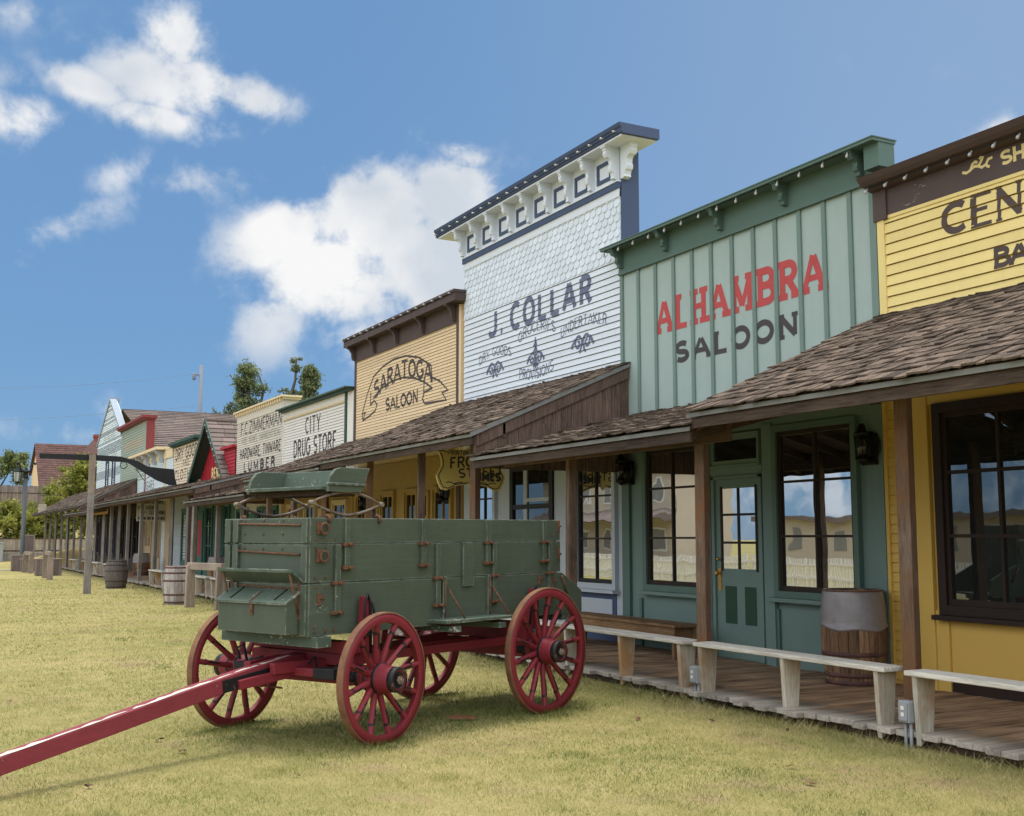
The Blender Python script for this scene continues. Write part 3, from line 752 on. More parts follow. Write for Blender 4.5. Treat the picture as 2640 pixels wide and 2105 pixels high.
m = MB(); m.box(X-.06, y0-.02, 6.95, X+.03, y1+.01, 7.045); part('navy_moulding', m, M['navy'], r, o)
m = MB(); m.box(X-.075, y0-.02, 7.046, X+.03, y1+.01, 7.068); part('white_moulding', m, M['jc_white'], r, o)
m = MB(); m.box(X+.0, y0-.035, 3.4, X+.31, y0-.001, 7.55); part('side_board', m, M['navy'], r, o)
bys = [y0+.06 + (y1-.12-y0)*i/8 for i in range(9)]
for i in range(8):
    a, b = bys[i]+.13, bys[i+1]-.13
    m = MB()
    for bx in ((a,7.14,a+.06,7.46),(b-.06,7.14,b,7.46),(a+.06,7.14,b-.06,7.195),(a+.06,7.405,b-.06,7.46)): m.box(X-.05, bx[0], bx[1], X-.0305, bx[2], bx[3])
    part('frieze_panel', m, M['navy'], r, o)
for y in bys:
    m = MB(); bracket(m, X-.03, y, 7.585, .50, .235, .085); part('bracket', m, M['jc_white'], r, o)
for yy, s in ((y0-.03, -1), (y1+.0, 1)):
    m = MB(); P = [(yy + s*a, 7.585 + b) for a, b in scrollpoly(.5, .30)]; m.prism(P, 'X', X-.02, X+.10); part('bracket', m, M['jc_white'], r, o)
m = MB(); m.box(X-.29, y0-.47, 7.586, X+.34, y1+.66, 7.61); part('soffit', m, M['jc_white'], r, o)
m = MB(); m.prism([(X+.36,7.611),(X-.29,7.611),(X-.315,7.63),(X-.32,7.69),(X-.345,7.715),(X-.36,7.765),(X+.36,7.765)], 'Y', y0-.53, y1+.72); part('cornice', m, M['navy'], r, o)
m = MB(); letters(m, text_quads('J.', .60, .53, w=.20, gap=.16), X, 18.68, 5.31, sid); letters(m, text_quads('COLLAR', 2.72, .53, w=.20, gap=.34), X, 17.78, 5.30, sid)
part('lettering', m, M['inkblue'], r, o, recalc=False)
m = MB()
archf = lambda w, rise: (lambda u, z: (u, z + rise*(1-((u-w/2)/(w/2))**2)))
letters(m, text_quads('DRY GOODS', 1.30, .17, w=.115, thin=.5, serif=.05, gap=.16, fn=archf(1.30,.10)), X, 19.08, 4.86, sid)
letters(m, text_quads('GROCERIES', 1.30, .19, w=.115, thin=.5, serif=.05, gap=.14, fn=archf(1.30,.13)), X, 17.50, 5.04, sid)
letters(m, text_quads('UNDERTAKER', 1.42, .18, w=.115, thin=.5, serif=.05, gap=.14, fn=archf(1.42,.10)), X, 16.02, 4.90, sid)
letters(m, text_quads('PROVISIONS', 1.20, .19, w=.115, thin=.5, serif=.05, gap=.14, fn=archf(1.2,-.07)), X, 17.47, 4.42, sid)
def scroll(cx, cz, s, sg, k=0):
    sp = [(cx + sg*s*(.45 - .40*math.cos(R(a))*(1-a/560)), cz + s*.40*math.sin(R(a))*(1-a/560)*1.1) for a in range(0, 500, 20)]
    ta = [(cx + sg*s*.05, cz), (cx + sg*s*.2, cz - s*.42), (cx + sg*s*.34, cz - s*.5)]; t2 = [(cx + sg*s*.75, cz + s*.25), (cx + sg*s*1.0, cz - s*.02), (cx + sg*s*1.12, cz - s*.22)]
    return [(q, k) for q in stroke_quads(sp, s*.08)] + [(q, k+1) for q in stroke_quads(ta, s*.085)] + [(q, k+2) for q in stroke_quads(t2, s*.095)]
for cy, cz, s in ((18.42,4.72,.30),(15.33,4.74,.30),(16.88,4.70,.27)):
    for sg in (-1, 1): letters(m, scroll(0, 0, s, sg, 3), X, cy, cz, sid)
for p in ([(0,-.22),(0,.32)],[(-.08,.05),(0,.16),(.08,.05)],[(-.06,.16),(0,.25),(.06,.16)],[(-.07,-.12),(0,-.2),(.07,-.12)]):
    letters(m, [(q, 6) for q in stroke_quads(p, .018)], X, 16.88, 4.75, sid)
part('small_lettering', m, M['inkblue'], r, o, recalc=False)
lowwall(r, o, y0, y1, M['greytrim'], 3.3, name='shop_wall')
m = MB(); m.box(X-.012, 14.42, .12, X, 15.48, .86); part('base_panel', m, M['navy'], r, o)
m = MB(); m.box(X-.022, 14.52, .50, X-.013, 15.42, .74); part('raised_panel', m, M['greytrim'], r, o, .004)
window(r, o, X, 14.45, 15.46, .97, 2.92, M['greytrim'], cols=2, rowz=[1.64, 2.29], sill=('greytrim','black'), fw=.09)
window(r, o, X, 18.42, 19.2, .97, 2.80, M['greytrim'], cols=2, rowz=[1.64, 2.36], sill=('greytrim','black'), fw=.09)
m = MB(); m.box(X-.04, 16.28, .14, X, 16.40, 2.90); m.box(X-.04, 17.68, .14, X, 17.80, 2.90); m.box(X-.04, 16.40, 2.80, X, 17.68, 2.90); m.box(X-.035,16.40,.14,X,17.68,.9); m.box(X-.035,16.40,2.14,X,17.68,2.22)
dr = part('door', m, M['black'], r, o)
m = MB(); m.add([(X-.006,16.40,.9),(X-.006,17.68,.9),(X-.006,17.68,2.8),(X-.006,16.40,2.8)], [(0,1,2,3)]); part('pane', m, M['glassdark'], dr, o)
m = MB(); m.box(X-.03,17.18,.14,X-.007,17.30,2.8); m.box(X-.034,16.40,2.26,X-.008,17.18,2.32); part('muntin', m, M['greytrim'], dr, o)
porch(r, o, 14.0, 20.6, 3.07, 4.22, [15.04, 17.05, 19.4], gable_r=True)
light_string('bulb string along the navy crown of the tallest white store', lerp3((X-.325,13.8,7.66),(X-.325,20.35,7.66),20), (8.8,17,7.6), droop=(-1,.1,-.15))

# ---- 4 tan saloon
r, o = shop('tan_saloon', 'tan clapboard saloon with brown cornice and ribbon lettering', 19.8, 25.95)
y0, y1 = 19.88, 25.93; sid = (3.85, .066, .009, .014)
body(r, o, y0, y1, 3.3, 6.21, M['tan'], .18)
part('clapboard_front', mbp(siding, X, y0+.20, y1-.10, 3.85, 5.86, .066, .0085, .013), M['tan'], r, o)
m = MB(); m.box(X-.03, y0+.10, 3.8, X+.034, y0+.20, 5.9); m.box(X-.03, y1-.10, 3.8, X+.034, y1, 5.9); m.box(X-.035, y0+.10, 5.86, X+.03, y1, 6.22); part('frieze', m, M['brown'], r, o)
m = MB(); m.box(X-.02, y0, 3.8, X+.034, y0+.10, 6.2); part('corner_board', m, M['tan'], r, o)
m = MB(); m.box(X-.26, y0-.22, 6.22, X+.19, y1+.16, 6.38); m.box(X-.29, y0-.24, 6.38, X+.20, y1+.18, 6.43); part('cornice', m, M['brown'], r, o)
for y in (20.12, 21.65, 23.1, 24.5, 25.86):
    m = MB(); P = [(X-.035-a*.23, 6.219+b*.33) for a, b in [(0,0),(1,0),(1,-.1),(.7,-.2),(.45,-.45),(.4,-.75),(.32,-.95),(0,-1)]]; m.prism(P, 'Y', y-.04, y+.04); part('bracket', m, M['brown'], r, o)
m = MB()
def ring(w, rise): return lambda u, z: (u, z + rise*math.sin(PI*min(1,max(0,u/w))) )
letters(m, text_quads('SARATOGA', 3.3, .42, w=.18, serif=.09, thin=.75, gap=.16, sh=.14, fn=ring(3.3, .26)), X, 24.62, 4.82, sid)
letters(m, text_quads('SALOON', 1.85, .30, w=.2, serif=.08, thin=.75, gap=.16), X, 23.88, 4.47, sid)
rib = [ [(0,4.56),(.35,5.02),(.72,5.36),(1.3,5.52),(2.0,5.60),(2.7,5.57),(3.4,5.44),(4.05,5.18),(4.12,4.84)],
        [(.72,4.86),(1.2,5.02),(1.9,5.12),(2.55,5.12),(3.2,5.02),(3.7,4.88),(4.12,4.70)],
        [(0,4.56),(.05,4.40),(.45,4.46),(.85,4.55),(.98,4.68),(.80,4.80),(.55,4.72),(.56,5.02)],[(0,4.56),(.22,4.58),(.05,4.40)],
        [(4.12,4.92),(4.5,4.80),(4.9,4.57),(4.62,4.55),(4.82,4.38),(4.3,4.40),(3.75,4.42),(3.62,4.52),(3.70,4.66),(4.12,4.70)],[(3.68,4.62),(3.7,4.9)] ]
for i, p in enumerate(rib): letters(m, [(q, i) for q in stroke_quads(p, .021)], X, 25.40, 0, sid)
part('lettering', m, M['inkgrey'], r, o, recalc=False)
lowwall(r, o, y0, y1, M['mustard'], 3.3)
for a, b in ((20.3,21.1),(22.0,22.6),(23.3,24.0),(25.0,25.6)): window(r, o, X, a, b, .9, 2.6, M['mustard'], cols=2, rows=2, gm=M['glassdark'], fw=.08)
m = MB(); m.box(X-.05, 21.36, .12, X, 21.88, 2.6); dr = part('door', m, M['mustard'], r, o); m = MB(); m.box(X-.052,21.46,1.2,X-.0505,21.78,2.0); m.box(X-.052,21.46,2.1,X-.0505,21.78,2.5); part('pane', m, M['glassdark'], dr, o)
m = MB(); m.box(X-.05, 24.2, .12, X, 24.8, 2.5); dr = part('door', m, M['mustard'], r, o); m = MB(); m.box(X-.052,24.3,1.2,X-.0505,24.7,2.3); part('pane', m, M['glassdark'], dr, o)
m = MB(); m.box(X-.03, 19.9, .1, X, 20.05, 3.2); part('pilaster', m, M['brown'], r, o)
porch(r, o, 20.6, 26.05, 2.97, 3.94, [21.9, 24.0, 25.95], gable_r=False, far=False)
light_string('bulb string along the brown cornice of the tan saloon', lerp3((X-.27,19.8,6.36),(X-.27,26.0,6.36),16), (9,23,6.3), droop=(-1,0,.1))

# ---- 5 white drug store
r, o = shop('white_drug_store', 'low white clapboard store with corrugated green cornice beside the tan saloon', 26.0, 31.9)
y0, y1 = 26.0, 31.9; sid = (3.5, .076, .010, .015)
body(r, o, y0, y1, 3.0, 5.25, M['ivory'])
part('clapboard_front', mbp(siding, X, y0+.55, y1-.06, 3.5, 4.98, .076, .010, .015), M['ivory'], r, o)
m = MB(); m.box(X-.03, y0+.55, 5.03, X+.03, y1, 5.20); m.box(X-.02, y0, 3.4, X+.034, y0+.42, 5.2); m.box(X-.03, y1-.06, 3.4, X+.034, y1, 5.02); part('frieze', m, M['ivory'], r, o)
m = MB(); m.box(X-.04, y0+.55, 4.98, X+.03, y1-.06, 5.03); part('cream_moulding', m, M['creamtrim'], r, o)
m = MB(); m.box(X-.05, y0+.43, 3.4, X+.03, y0+.55, 5.2); m.box(X-.16, y0-.02, 5.20, X+.46, y1+.02, 5.25); part('green_trim', m, M['dgreen'], r, o)
m = MB(); k = 44
for i in range(k):
    a = y0-.05 + (y1-y0+.1)*i/k; b = a + (y1-y0+.1)/k*.55
    m.box(X-.27, a, 5.262, X+.46, b, 5.29, rr()); m.box(X-.26, b, 5.252, X+.46, a+(y1-y0+.1)/k, 5.275, rr())
part('corrugated_cornice', m, M['al_green'], r, o)
m = MB(); letters(m, text_quads('CITY', 1.25, .46, w=.14, serif=.06, thin=.8, gap=.3), X, 29.80, 4.43, sid); letters(m, text_quads('DRUG STORE', 3.6, .50, w=.15, serif=.06, thin=.8, gap=.18), X, 30.86, 3.84, sid); part('lettering', m, M['ink'], r, o, recalc=False)
lowwall(r, o, y0, y1, M['mustard'], 3.3)
for a, b in ((26.4,27.3),(28.8,29.6),(30.2,31.2)): window(r, o, X, a, b, .9, 2.5, M['creamtrim'], cols=2, rows=2, gm=M['glassdark'], fw=.08)
m = MB(); m.box(X-.05, 27.7, .12, X, 28.5, 2.4); dr = part('door', m, M['creamtrim'], r, o); m = MB(); m.box(X-.052,27.85,1.1,X-.0505,28.35,2.2); part('pane', m, M['glassdark'], dr, o)
porch(r, o, 26.06, 32.6, 2.66, 3.25, [28.3, 30.87, 33.8], mats=('postgrey','beamY'), far=False)

# ---- 6 cream hardware store
r, o = shop('cream_hardware_store', 'cream clapboard store with dentil cornice left of the white drug store', 31.9, 37.2)
y0, y1 = 31.95, 37.22; sid = (3.4, .072, .010, .014)
body(r, o, y0, y1, 3.0, 5.62, M['cream'])
part('clapboard_front', mbp(siding, X, y0, y1, 3.4, 5.35, .072, .010, .014), M['cream'], r, o)
m = MB(); m.box(X-.03, y0, 5.35, X+.03, y1, 5.62); part('frieze', m, M['cream'], r, o)
m = MB(); m.box(X-.13, y0-.2, 5.68, X+.48, y1+.12, 5.735); m.box(X-.04, y0-.12, 5.62, X+.47, y1+.1, 5.68)
k = 22
for i in range(k): yy = y0+.1 + (y1-y0-.2)*i/(k-1); m.box(X-.10, yy-.045, 5.57, X-.041, yy+.045, 5.679)
part('cornice', m, M['creamtrim'], r, o)
m = MB(); letters(m, text_quads('F.C.ZIMMERMAN', 4.65, .40, w=.13, thin=.8, serif=.05, gap=.14), X, 36.74, 4.92, sid); letters(m, text_quads('HARDWARE, TINWARE', 4.62, .36, w=.15, thin=.8, gap=.14), X, 36.76, 4.14, sid); letters(m, text_quads('LUMBER', 3.55, .33, w=.26, thin=.7, serif=.07, gap=.4), X, 36.26, 3.72, sid); part('lettering', m, M['ink'], r, o, recalc=False)
m = MB(); letters(m, text_quads('FIRE ARMS, AMMUNITION', 4.3, .26, w=.12, thin=.7, gap=.2), X, 36.6, 4.6, sid); part('faded_lettering', m, M['inkpale'], r, o, recalc=False)
lowwall(r, o, y0, y1, M['cream'], 3.3)
for a, b in ((32.3,33.1),(33.5,34.3),(35.6,36.8)): window(r, o, X, a, b, .8, 2.5, M['teal'], cols=2, rows=3, gm=M['glassfar'], fw=.08)
m = MB(); m.box(X-.05, 34.55, .12, X, 35.35, 2.4); dr = part('door', m, M['teal'], r, o)
m = MB(); m.box(X-.052,34.7,1.0,X-.0505,35.2,2.2); part('pane', m, M['glassfar'], dr, o)
porch(r, o, 31.6, 43.3, 3.03, 3.68, [34.6, 37.1, 39.75, 42.5], mats=('postgrey','beamY'), gable_r=True, far=True)

# ---- 7 red gabled shop
r, o = shop('red_gabled_shop', 'small red shop with steep brown shingled gable and dark green bargeboards', 37.3, 44.0)
yc, zr = 40.6, 5.80
body(r, o, 37.3, 37.9, 3.0, 4.6, M['red'], .3)
part('red_clapboard', mbp(siding, X-.02, 37.28, 38.9, 3.4, 4.62, .115, .012, .02), M['red'], r, o)
m = MB(); m.box(X-.16, 37.26, 4.62, X+.4, 38.9, 4.70); part('red_cornice', m, M['red'], r, o)
hwid = 2.75
def gz(y): return zr - abs(y-yc)*(zr-3.6)/hwid
for s in (-1, 1):
    m = MB(); rows = 13
    for i in range(rows):
        t0 = i/rows; t1 = (i+1)/rows + .03
        x = 9.0
        while x < 13.0:
            w = rng.uniform(.3, .55); lo = yc + s*hwid*(1-t0); hi = yc + s*hwid*max(0, 1-t1); z0_ = gz(lo); z1_ = gz(hi)
            a = .05; xx = min(x+w-.012, 13)
            m.hexa([(x,lo,z0_),(xx,lo,z0_),(xx,hi,z1_-.02),(x,hi,z1_-.02),(x,lo+s*a*.6,z0_+a*.5),(xx,lo+s*a*.6,z0_+a*.5),(xx,hi,z1_),(x,hi,z1_)], rr()); x += w
    part('roof', m, M['asphalt_shingle'], r, o)
m = MB(); m.box(8.99, yc-.10, zr-.03, 13.0, yc+.10, zr+.035); part('ridge_cap', m, M['asphalt_shingle'], r, o)
m = MB(); m.prism([(yc-hwid+.1,3.5),(yc+hwid-.1,3.5),(yc,zr-.1)], 'X', X+.12, X+.3); part('gable_wall', m, M['red'], r, o)
m = MB(); y = yc-hwid+.3
while y < yc+hwid-.2: m.box(X+.09, y-.03, 3.5, X+.12, y+.03, gz(y)-.12); y += .26
part('battens', m, M['red'], r, o)
m = MB()
for s in (-1, 1):
    m.hexa([(8.97,yc+s*hwid,gz(yc+hwid)-.16),(8.985+.02,yc+s*hwid,gz(yc+hwid)-.16),(9.005,yc,zr-.2),(8.97,yc,zr-.2),(8.97,yc+s*(hwid+.05),gz(yc+hwid)+.05),(9.005,yc+s*(hwid+.05),gz(yc+hwid)+.05),(9.005,yc,zr+.06),(8.97,yc,zr+.06)])
m.hexa([(9.006,yc+hwid,gz(yc+hwid)-.06),(X+.1,yc+hwid,gz(yc+hwid)-.06),(X+.1,yc,zr-.09),(9.006,yc,zr-.09),(9.006,yc+hwid,gz(yc+hwid)-.02),(X+.1,yc+hwid,gz(yc+hwid)-.02),(X+.1,yc,zr-.05),(9.006,yc,zr-.05)])
part('bargeboard', m, M['dgreen'], r, o)
m = MB(); letters(m, text_quads('RENGTA', 2.1, .42, w=.22, thin=.8, gap=.2), X+.085, yc+.5, 3.72); part('lettering', m, M['inkyellow'], r, o, recalc=False)
lowwall(r, o, 37.25, 44.0, M['teal'], 3.4)
for a, b in ((37.9,38.6),(38.9,39.8),(40.3,41.3),(42.7,43.4)): window(r, o, X, a, b, .7, 2.75, M['teal'], cols=2, rows=3, gm=M['glassfar'], fw=.07, mw=.03)
m = MB(); m.box(X-.06, 41.7, .12, X, 42.5, 2.6); dr = part('door', m, M['teal'], r, o); m = MB(); m.box(X-.063,41.85,1.0,X-.0605,42.35,2.3); part('door_panel', m, M['red'], dr, o)
m = MB(); m.box(X-.05, 43.5, .1, X, 43.95, 3.2); part('pilaster', m, M['red'], r, o)
light_string('bulb string up the steep green bargeboard of the red shop', lerp3((8.96,yc,zr),(8.96,yc-hwid,gz(yc+hwid)+.1),10), (9,39.5,5), droop=(-1,-.3,.2))

# ---- 8 peach dry goods
r, o = shop('peach_dry_goods_store', 'peach clapboard store with dark green cornice partly hidden by the red gable', 42.2, 47.4)
y0, y1 = 43.0, 47.42; sid = (3.5, .118, .012, .02)
body(r, o, y0, y1, 3.0, 5.35, M['dry'])
part('clapboard_front', mbp(siding, X, y0, y1, 3.5, 5.34, .118), M['dry'], r, o)
m = MB(); m.box(X-.22, y0-.2, 5.36, X+.4, y1+.3, 5.47); m.box(X-.08, y0-.1, 5.28, X, y1+.1, 5.36); part('cornice', m, M['dgreen'], r, o)
m = MB()
for i in range(26): yy = y0+.05+(y1-y0-.1)*i/25; m.box(X-.2, yy-.03, 5.29, X-.081, yy+.03, 5.359)
part('dentils', m, M['dgreen'], r, o)
m = MB(); letters(m, text_quads('DRY GOODS', 4.5, .5, w=.15, thin=.6, serif=.07, gap=.2), X, 47.1, 4.72, sid); letters(m, text_quads('AND', 1.2, .3, w=.13, thin=.6, serif=.05, gap=.2), X, 45.7, 4.42, sid); letters(m, text_quads('CLOTHING', 4.4, .42, w=.15, thin=.6, serif=.07, gap=.2), X, 47.15, 3.92, sid); part('lettering', m, M['ink'], r, o, recalc=False)
lowwall(r, o, 44.0, y1, M['greytrim'], 3.4, sid=.12)
window(r, o, X, 44.2, 45.2, .75, 2.6, M['teal'], cols=1, rows=2, gm=M['glassfar'], fw=.16)
porch(r, o, 43.3, 50.3, 3.04, 3.74, [45.3, 47.4, 49.5], mats=('postgrey','beamY'), far=True)

# ---- 9 small white cigar shop
r, o = shop('white_cigar_shop', 'small white shop with cream cornice on grey scroll brackets', 47.6, 55.9)
y0, y1 = 47.6, 55.85; sid = (3.5, .074, .010, .015)
body(r, o, y0, y1, 3.0, 5.4, M['gwhite'], .3)
part('clapboard_front', mbp(siding, X, y0+1.75, y1, 3.5, 4.95, .074, .010, .015), M['gwhite'], r, o)
m = MB(); siding(m, X+.02, y0, y0+1.55, 3.5, 4.95, .074, .010, .015); part('side_clapboard', m, M['gwhite'], r, o)
m = MB(); m.box(X-.03, y0+1.55, 3.5, X+.034, y0+1.75, 5.0); m.box(X-.035, y0, 4.95, X+.03, y1, 5.32); m.box(X-.42, y0+1.5, 5.34, X+.35, y1+.3, 5.46); m.box(X-.05, y0-.05, 5.32, X+.35, y0+1.5, 5.43); part('cornice', m, M['creamtrim'], r, o)
for yy in (49.6, 51.3, 52.9, 54.4, 55.7):
    m = MB(); bracket(m, X-.035, yy, 5.338, .52, .34, .16); part('bracket', m, M['greytrim'], r, o)
m = MB(); letters(m, text_quads('CIGARS', 2.6, .42, w=.13, thin=.7, serif=.05, gap=.2), X, 54.2, 3.78, sid); part('lettering', m, M['ink'], r, o, recalc=False)
lowwall(r, o, 48.8, 53.8, M['gwhite'], 3.4, sid=.09); 
m = MB(); m.box(X-.04, 49.6, .12, X, 53.8, 2.75); m.box(X-.03, 47.6, .12, X, 48.8, 3.3); part('shopfront', m, M['beige'], r, o)
m = MB(); m.box(X-.08, 51.55, .12, X-.041, 53.0, 2.5); dr = part('door', m, M['beige'], r, o)
m = MB()
for yy in (51.8,52.05,52.4,52.65): m.box(X-.083, yy, 1.3, X-.0805, yy+.13, 2.25)
part('pane', m, M['glassdark'], dr, o)
for a, b in ((49.8,50.7),(53.15,53.75)): window(r, o, X-.04, a, b, .9, 2.5, M['beige'], cols=2, rows=2, gm=M['glassfar'], fw=.06)
porch(r, o, 50.3, 60.6, 2.80, 3.35, [51.5, 53.96, 58.8], mats=('postgrey','beamorange'), far=True, xe=6.6)

# ---- 10 grey green shop with red trim
r, o = shop('grey_green_shop', 'two storey grey green clapboard shop with brick red cornice and side board', 53.7, 61.0)
y0, y1 = 53.75, 60.98; sid = (4.3, .122, .014, .02)
body(r, o, y0+.12, y1, 3.0, 7.05, M['sagewall'], .3)
part('clapboard_front', mbp(siding, X, y0+.12, y1, 4.3, 7.05, .122, .014, .02), M['sagewall'], r, o)
m = MB(); m.box(X-.03, y0-.02, 3.2, X+.32, y0+.12, 7.06); part('side_board', m, M['redtrim'], r, o)
m = MB(); m.box(X-.2, y0-.12, 7.06, X+.36, y1+.1, 7.12); m.box(X-.27, y0-.18, 7.12, X+.4, y1+.14, 7.24); part('cornice', m, M['redtrim'], r, o)
m = MB(); letters(m, text_quads('SAMPLES', 4.4, .5, w=.2, thin=.8, gap=.2), X, 59.3, 5.95, sid) if False else None
letters(m, [(q, i) for i in range(14) for q in stroke_quads([(.34*i, .0),(.34*i, .42)], .05)], X, 59.6, 5.95, sid); letters(m, [(q, i) for i in range(12) for q in stroke_quads([(.3*i, .0),(.3*i, .32)], .045)], X, 58.2, 5.2, sid)
part('faded_lettering', m, M['inkpeach'], r, o, recalc=False)
lowwall(r, o, 53.9, y1, M['darkwall'], 3.4)
for a, b in ((55.2,56.2),(57.2,58.4),(59.3,60.4)): window(r, o, X, a, b, .8, 2.6, M['dbrown'], cols=2, rows=2, gm=M['glassdark'], fw=.1)
porch(r, o, 55.9, 61.0, 3.13, 4.45, [], mats=('postgrey','beamY'), far=True, gable_r=True)

# ---- 11 big gabled store
r, o = shop('gabled_general_store', 'large blue white gabled store with long brown shingle roof behind the row', 61.0, 69.6)
y0, y1, yc, zr = 61.0, 69.6, 65.3, 9.15
def gy(z): 
    t = max(0.0, min(1.0, (zr - z)/(zr-6.9))) if z > 6.9 else 1.0
    h_ = (y1-y0)/2 * t
    return (yc - h_, yc + h_)
part('clapboard_front', mbp(siding, X, y0, y1, 4.1, 9.1, .114, .013, .02, yfun=gy), M['gwhite'], r, o)
m = MB(); m.prism([(y0,3.2),(y1,3.2),(y1,6.9),(yc,zr),(y0,6.9)], 'X', X+.05, X+.35); part('false_front', m, M['gwhite'], r, o)
m = MB()
for s in (-1,):
    m.hexa([(X-.06,yc,zr-.02),(X-.06,y0-.12,6.86),(X+.28,y0-.12,6.86),(X+.28,yc,zr-.02),(X-.06,yc,zr+.10),(X-.06,y0-.12,7.0),(X+.28,y0-.12,7.0),(X+.28,yc,zr+.10)])
m.hexa([(X-.06,yc,zr-.02),(X-.06,y1+.12,6.86),(X+.45,y1+.12,6.86),(X+.45,yc,zr-.02),(X-.06,yc,zr+.16),(X-.06,y1+.12,7.05),(X+.45,y1+.12,7.05),(X+.45,yc,zr+.16)])
part('parapet_cap', m, M['captrim'], r, o)
for a, b in ((65.0,65.75),(62.75,63.5)):
    window(r, o, X, a, b, 3.9, 5.75, M['slate'], cols=1, rows=2, gm=M['glassdark'], fw=.08)
m = MB()
for n_, w_, yl_, z_, h_ in (('GENERAL', 4.3, 67.2, 6.35, .62), ('OUTFITTING', 5.4, 67.9, 5.95-.55, .6)): letters(m, text_quads(n_, w_, h_, w=.13, thin=.6, serif=.05, gap=.25), X, yl_, z_ + .5, (4.1,.114,.013,.02))
part('lettering', m, M['inkpale'], r, o, recalc=False)
# long roof: ridge runs back from the street
m = MB(); zR, zE, ye = 8.55, 5.15, 52.3; yR = 64.2; rows = 26
for i in range(rows):
    t0, t1 = i/rows, (i+1)/rows + .012
    x = X + .45
    while x < 24:
        w = rng.uniform(.45, .95); xx = min(x+w-.012, 24)
        a0, a1 = ye+(yR-ye)*t0, ye+(yR-ye)*t1; b0, b1 = zE+(zR-zE)*t0, zE+(zR-zE)*t1
        m.hexa([(x,a0,b0),(xx,a0,b0),(xx,a1,b1-.02),(x,a1,b1-.02),(x,a0-.01,b0+.05),(xx,a0-.01,b0+.05),(xx,a1,b1),(x,a1,b1)], rr()); x += w
rf = part('roof', m, M['asphalt_shingle'], r, o)
m = MB(); m.add([(X+.45,yR,zR),(24,yR,zR),(24,76,5.2),(X+.45,76,5.2)], [(0,1,2,3)]); m.box(X+.45,yR-.12,zR-.02,24,yR+.12,zR+.04); part('ridge_cap', m, M['asphalt_shingle'], rf, o)
lowwall(r, o, y0, y1, M['darkwall'], 3.6)
for a, b in ((62.0,63.2),(64.5,66.0),(67.2,68.4)): window(r, o, X, a, b, .8, 2.6, M['slate'], cols=2, rows=2, gm=M['glassdark'], fw=.1)
porch(r, o, 61.0, 78.6, 3.13, 4.45, [61.5, 64.3, 67.1, 70.1, 73.0, 75.8], mats=('postgrey','beamY'), far=True)
# ------------------------------------------------------------------ ground and boardwalk
def nmat_lawn():
    t = NT('dry_lawn_soil'); a = t.noise(.35, 5, .6); b = t.noise(3.2, 6, .65); c_ = t.noise(40, 4, .7); pv = t.noise(.9, 4, .6)
    f = t.math('ADD', t.math('MULTIPLY', a, .5), t.math('MULTIPLY', b, .5))
    c = t.ramp(f, [(.36, (.22,.21,.07)), (.52, (.325,.28,.112)), (.66, (.41,.33,.16))])
    c = t.mix(t.ramp(pv, [(.56, 0.0), (.70, 1.0)]), c, (.31,.225,.13))
    c = t.scale_col(c, t.math('ADD', .72, t.math('MULTIPLY', c_, .56)))
    t.base(c); t.b.inputs['Roughness'].default_value = .95; t.b.inputs['Specular IOR Level'].default_value = .1; t.bump(c_, .8, .03); return t.m
M['lawn'] = nmat_lawn()
g = MB(); g.add([(-400,-300,0),(500,-300,0),(500,800,0),(-400,800,0)], [(0,1,2,3)])
structure('lawn', g, M['lawn'])
# bank rising behind the street
m = MB(); nx, ny = 40, 24; vs = []; 
def bank_z(x, y):
    t = max(0, min(1, (y-89)/13)); t = t*t*(3-2*t); z = 3.35*t + max(0, (y-104))*.07
    return z - .02
for j in range(ny+1):
    for i in range(nx+1):
        x = -12 + 112*i/nx; y = 88.3 + (170-88.3)*(j/ny)**1.6; vs.append((x, y, bank_z(x,y) + (.06*math.sin(x*.9+y*.7) if y > 90 else 0)))
m.add(vs, [(j*(nx+1)+i, j*(nx+1)+i+1, (j+1)*(nx+1)+i+1, (j+1)*(nx+1)+i) for j in range(ny) for i in range(nx)], 0, True)
structure('hillside', m, M['lawn'])
m = MB(); vs = []
for j in range(13):
    for i in range(25):
        x = 5.6 + 8*i/24; y = 68 + 19.4*j/12; e = min(1, (x-5.6)/3.5)*math.sin(PI*min(1, j/12*.9+.05))
        vs.append((x, y, -.02 + 1.0*e))
m.add(vs, [(j*25+i, j*25+i+1, (j+1)*25+i+1, (j+1)*25+i) for j in range(12) for i in range(24)], 0, True)
M['drygrass'] = paint('dry_golden_grass', (.33,.23,.07), var=.35, scale=2.5, rough=.95, bump=.8)
structure('grass_bank', m, M['drygrass'])
m = MB(); m.box(-8, 63.2, .004, 7.0, 64.6, .02); structure('path', m, M['concrete'])
# planks run from shop to lawn, each a little uneven
m = MB(); y = 1.0
while y < 80:
    w = rng.uniform(.14, .155) if y < 22 else .3
    e = 7.05 + rng.uniform(-.055, .05) + .03*math.sin(y*1.3); z = .125 + rng.uniform(-.006, .006)
    m.box(e, y, z-.045, 9.33, y+w-.008, z, rr()); y += w
bw = structure('boardwalk', m, M['deck'], bevel=.004)
m = MB(); m.box(7.2, 1.0, .0, 7.24, 80, .075, 0); m.box(7.24, 1.0, -.01, 9.3, 80, .05); structure('boardwalk_joist', m, M['rafter'])
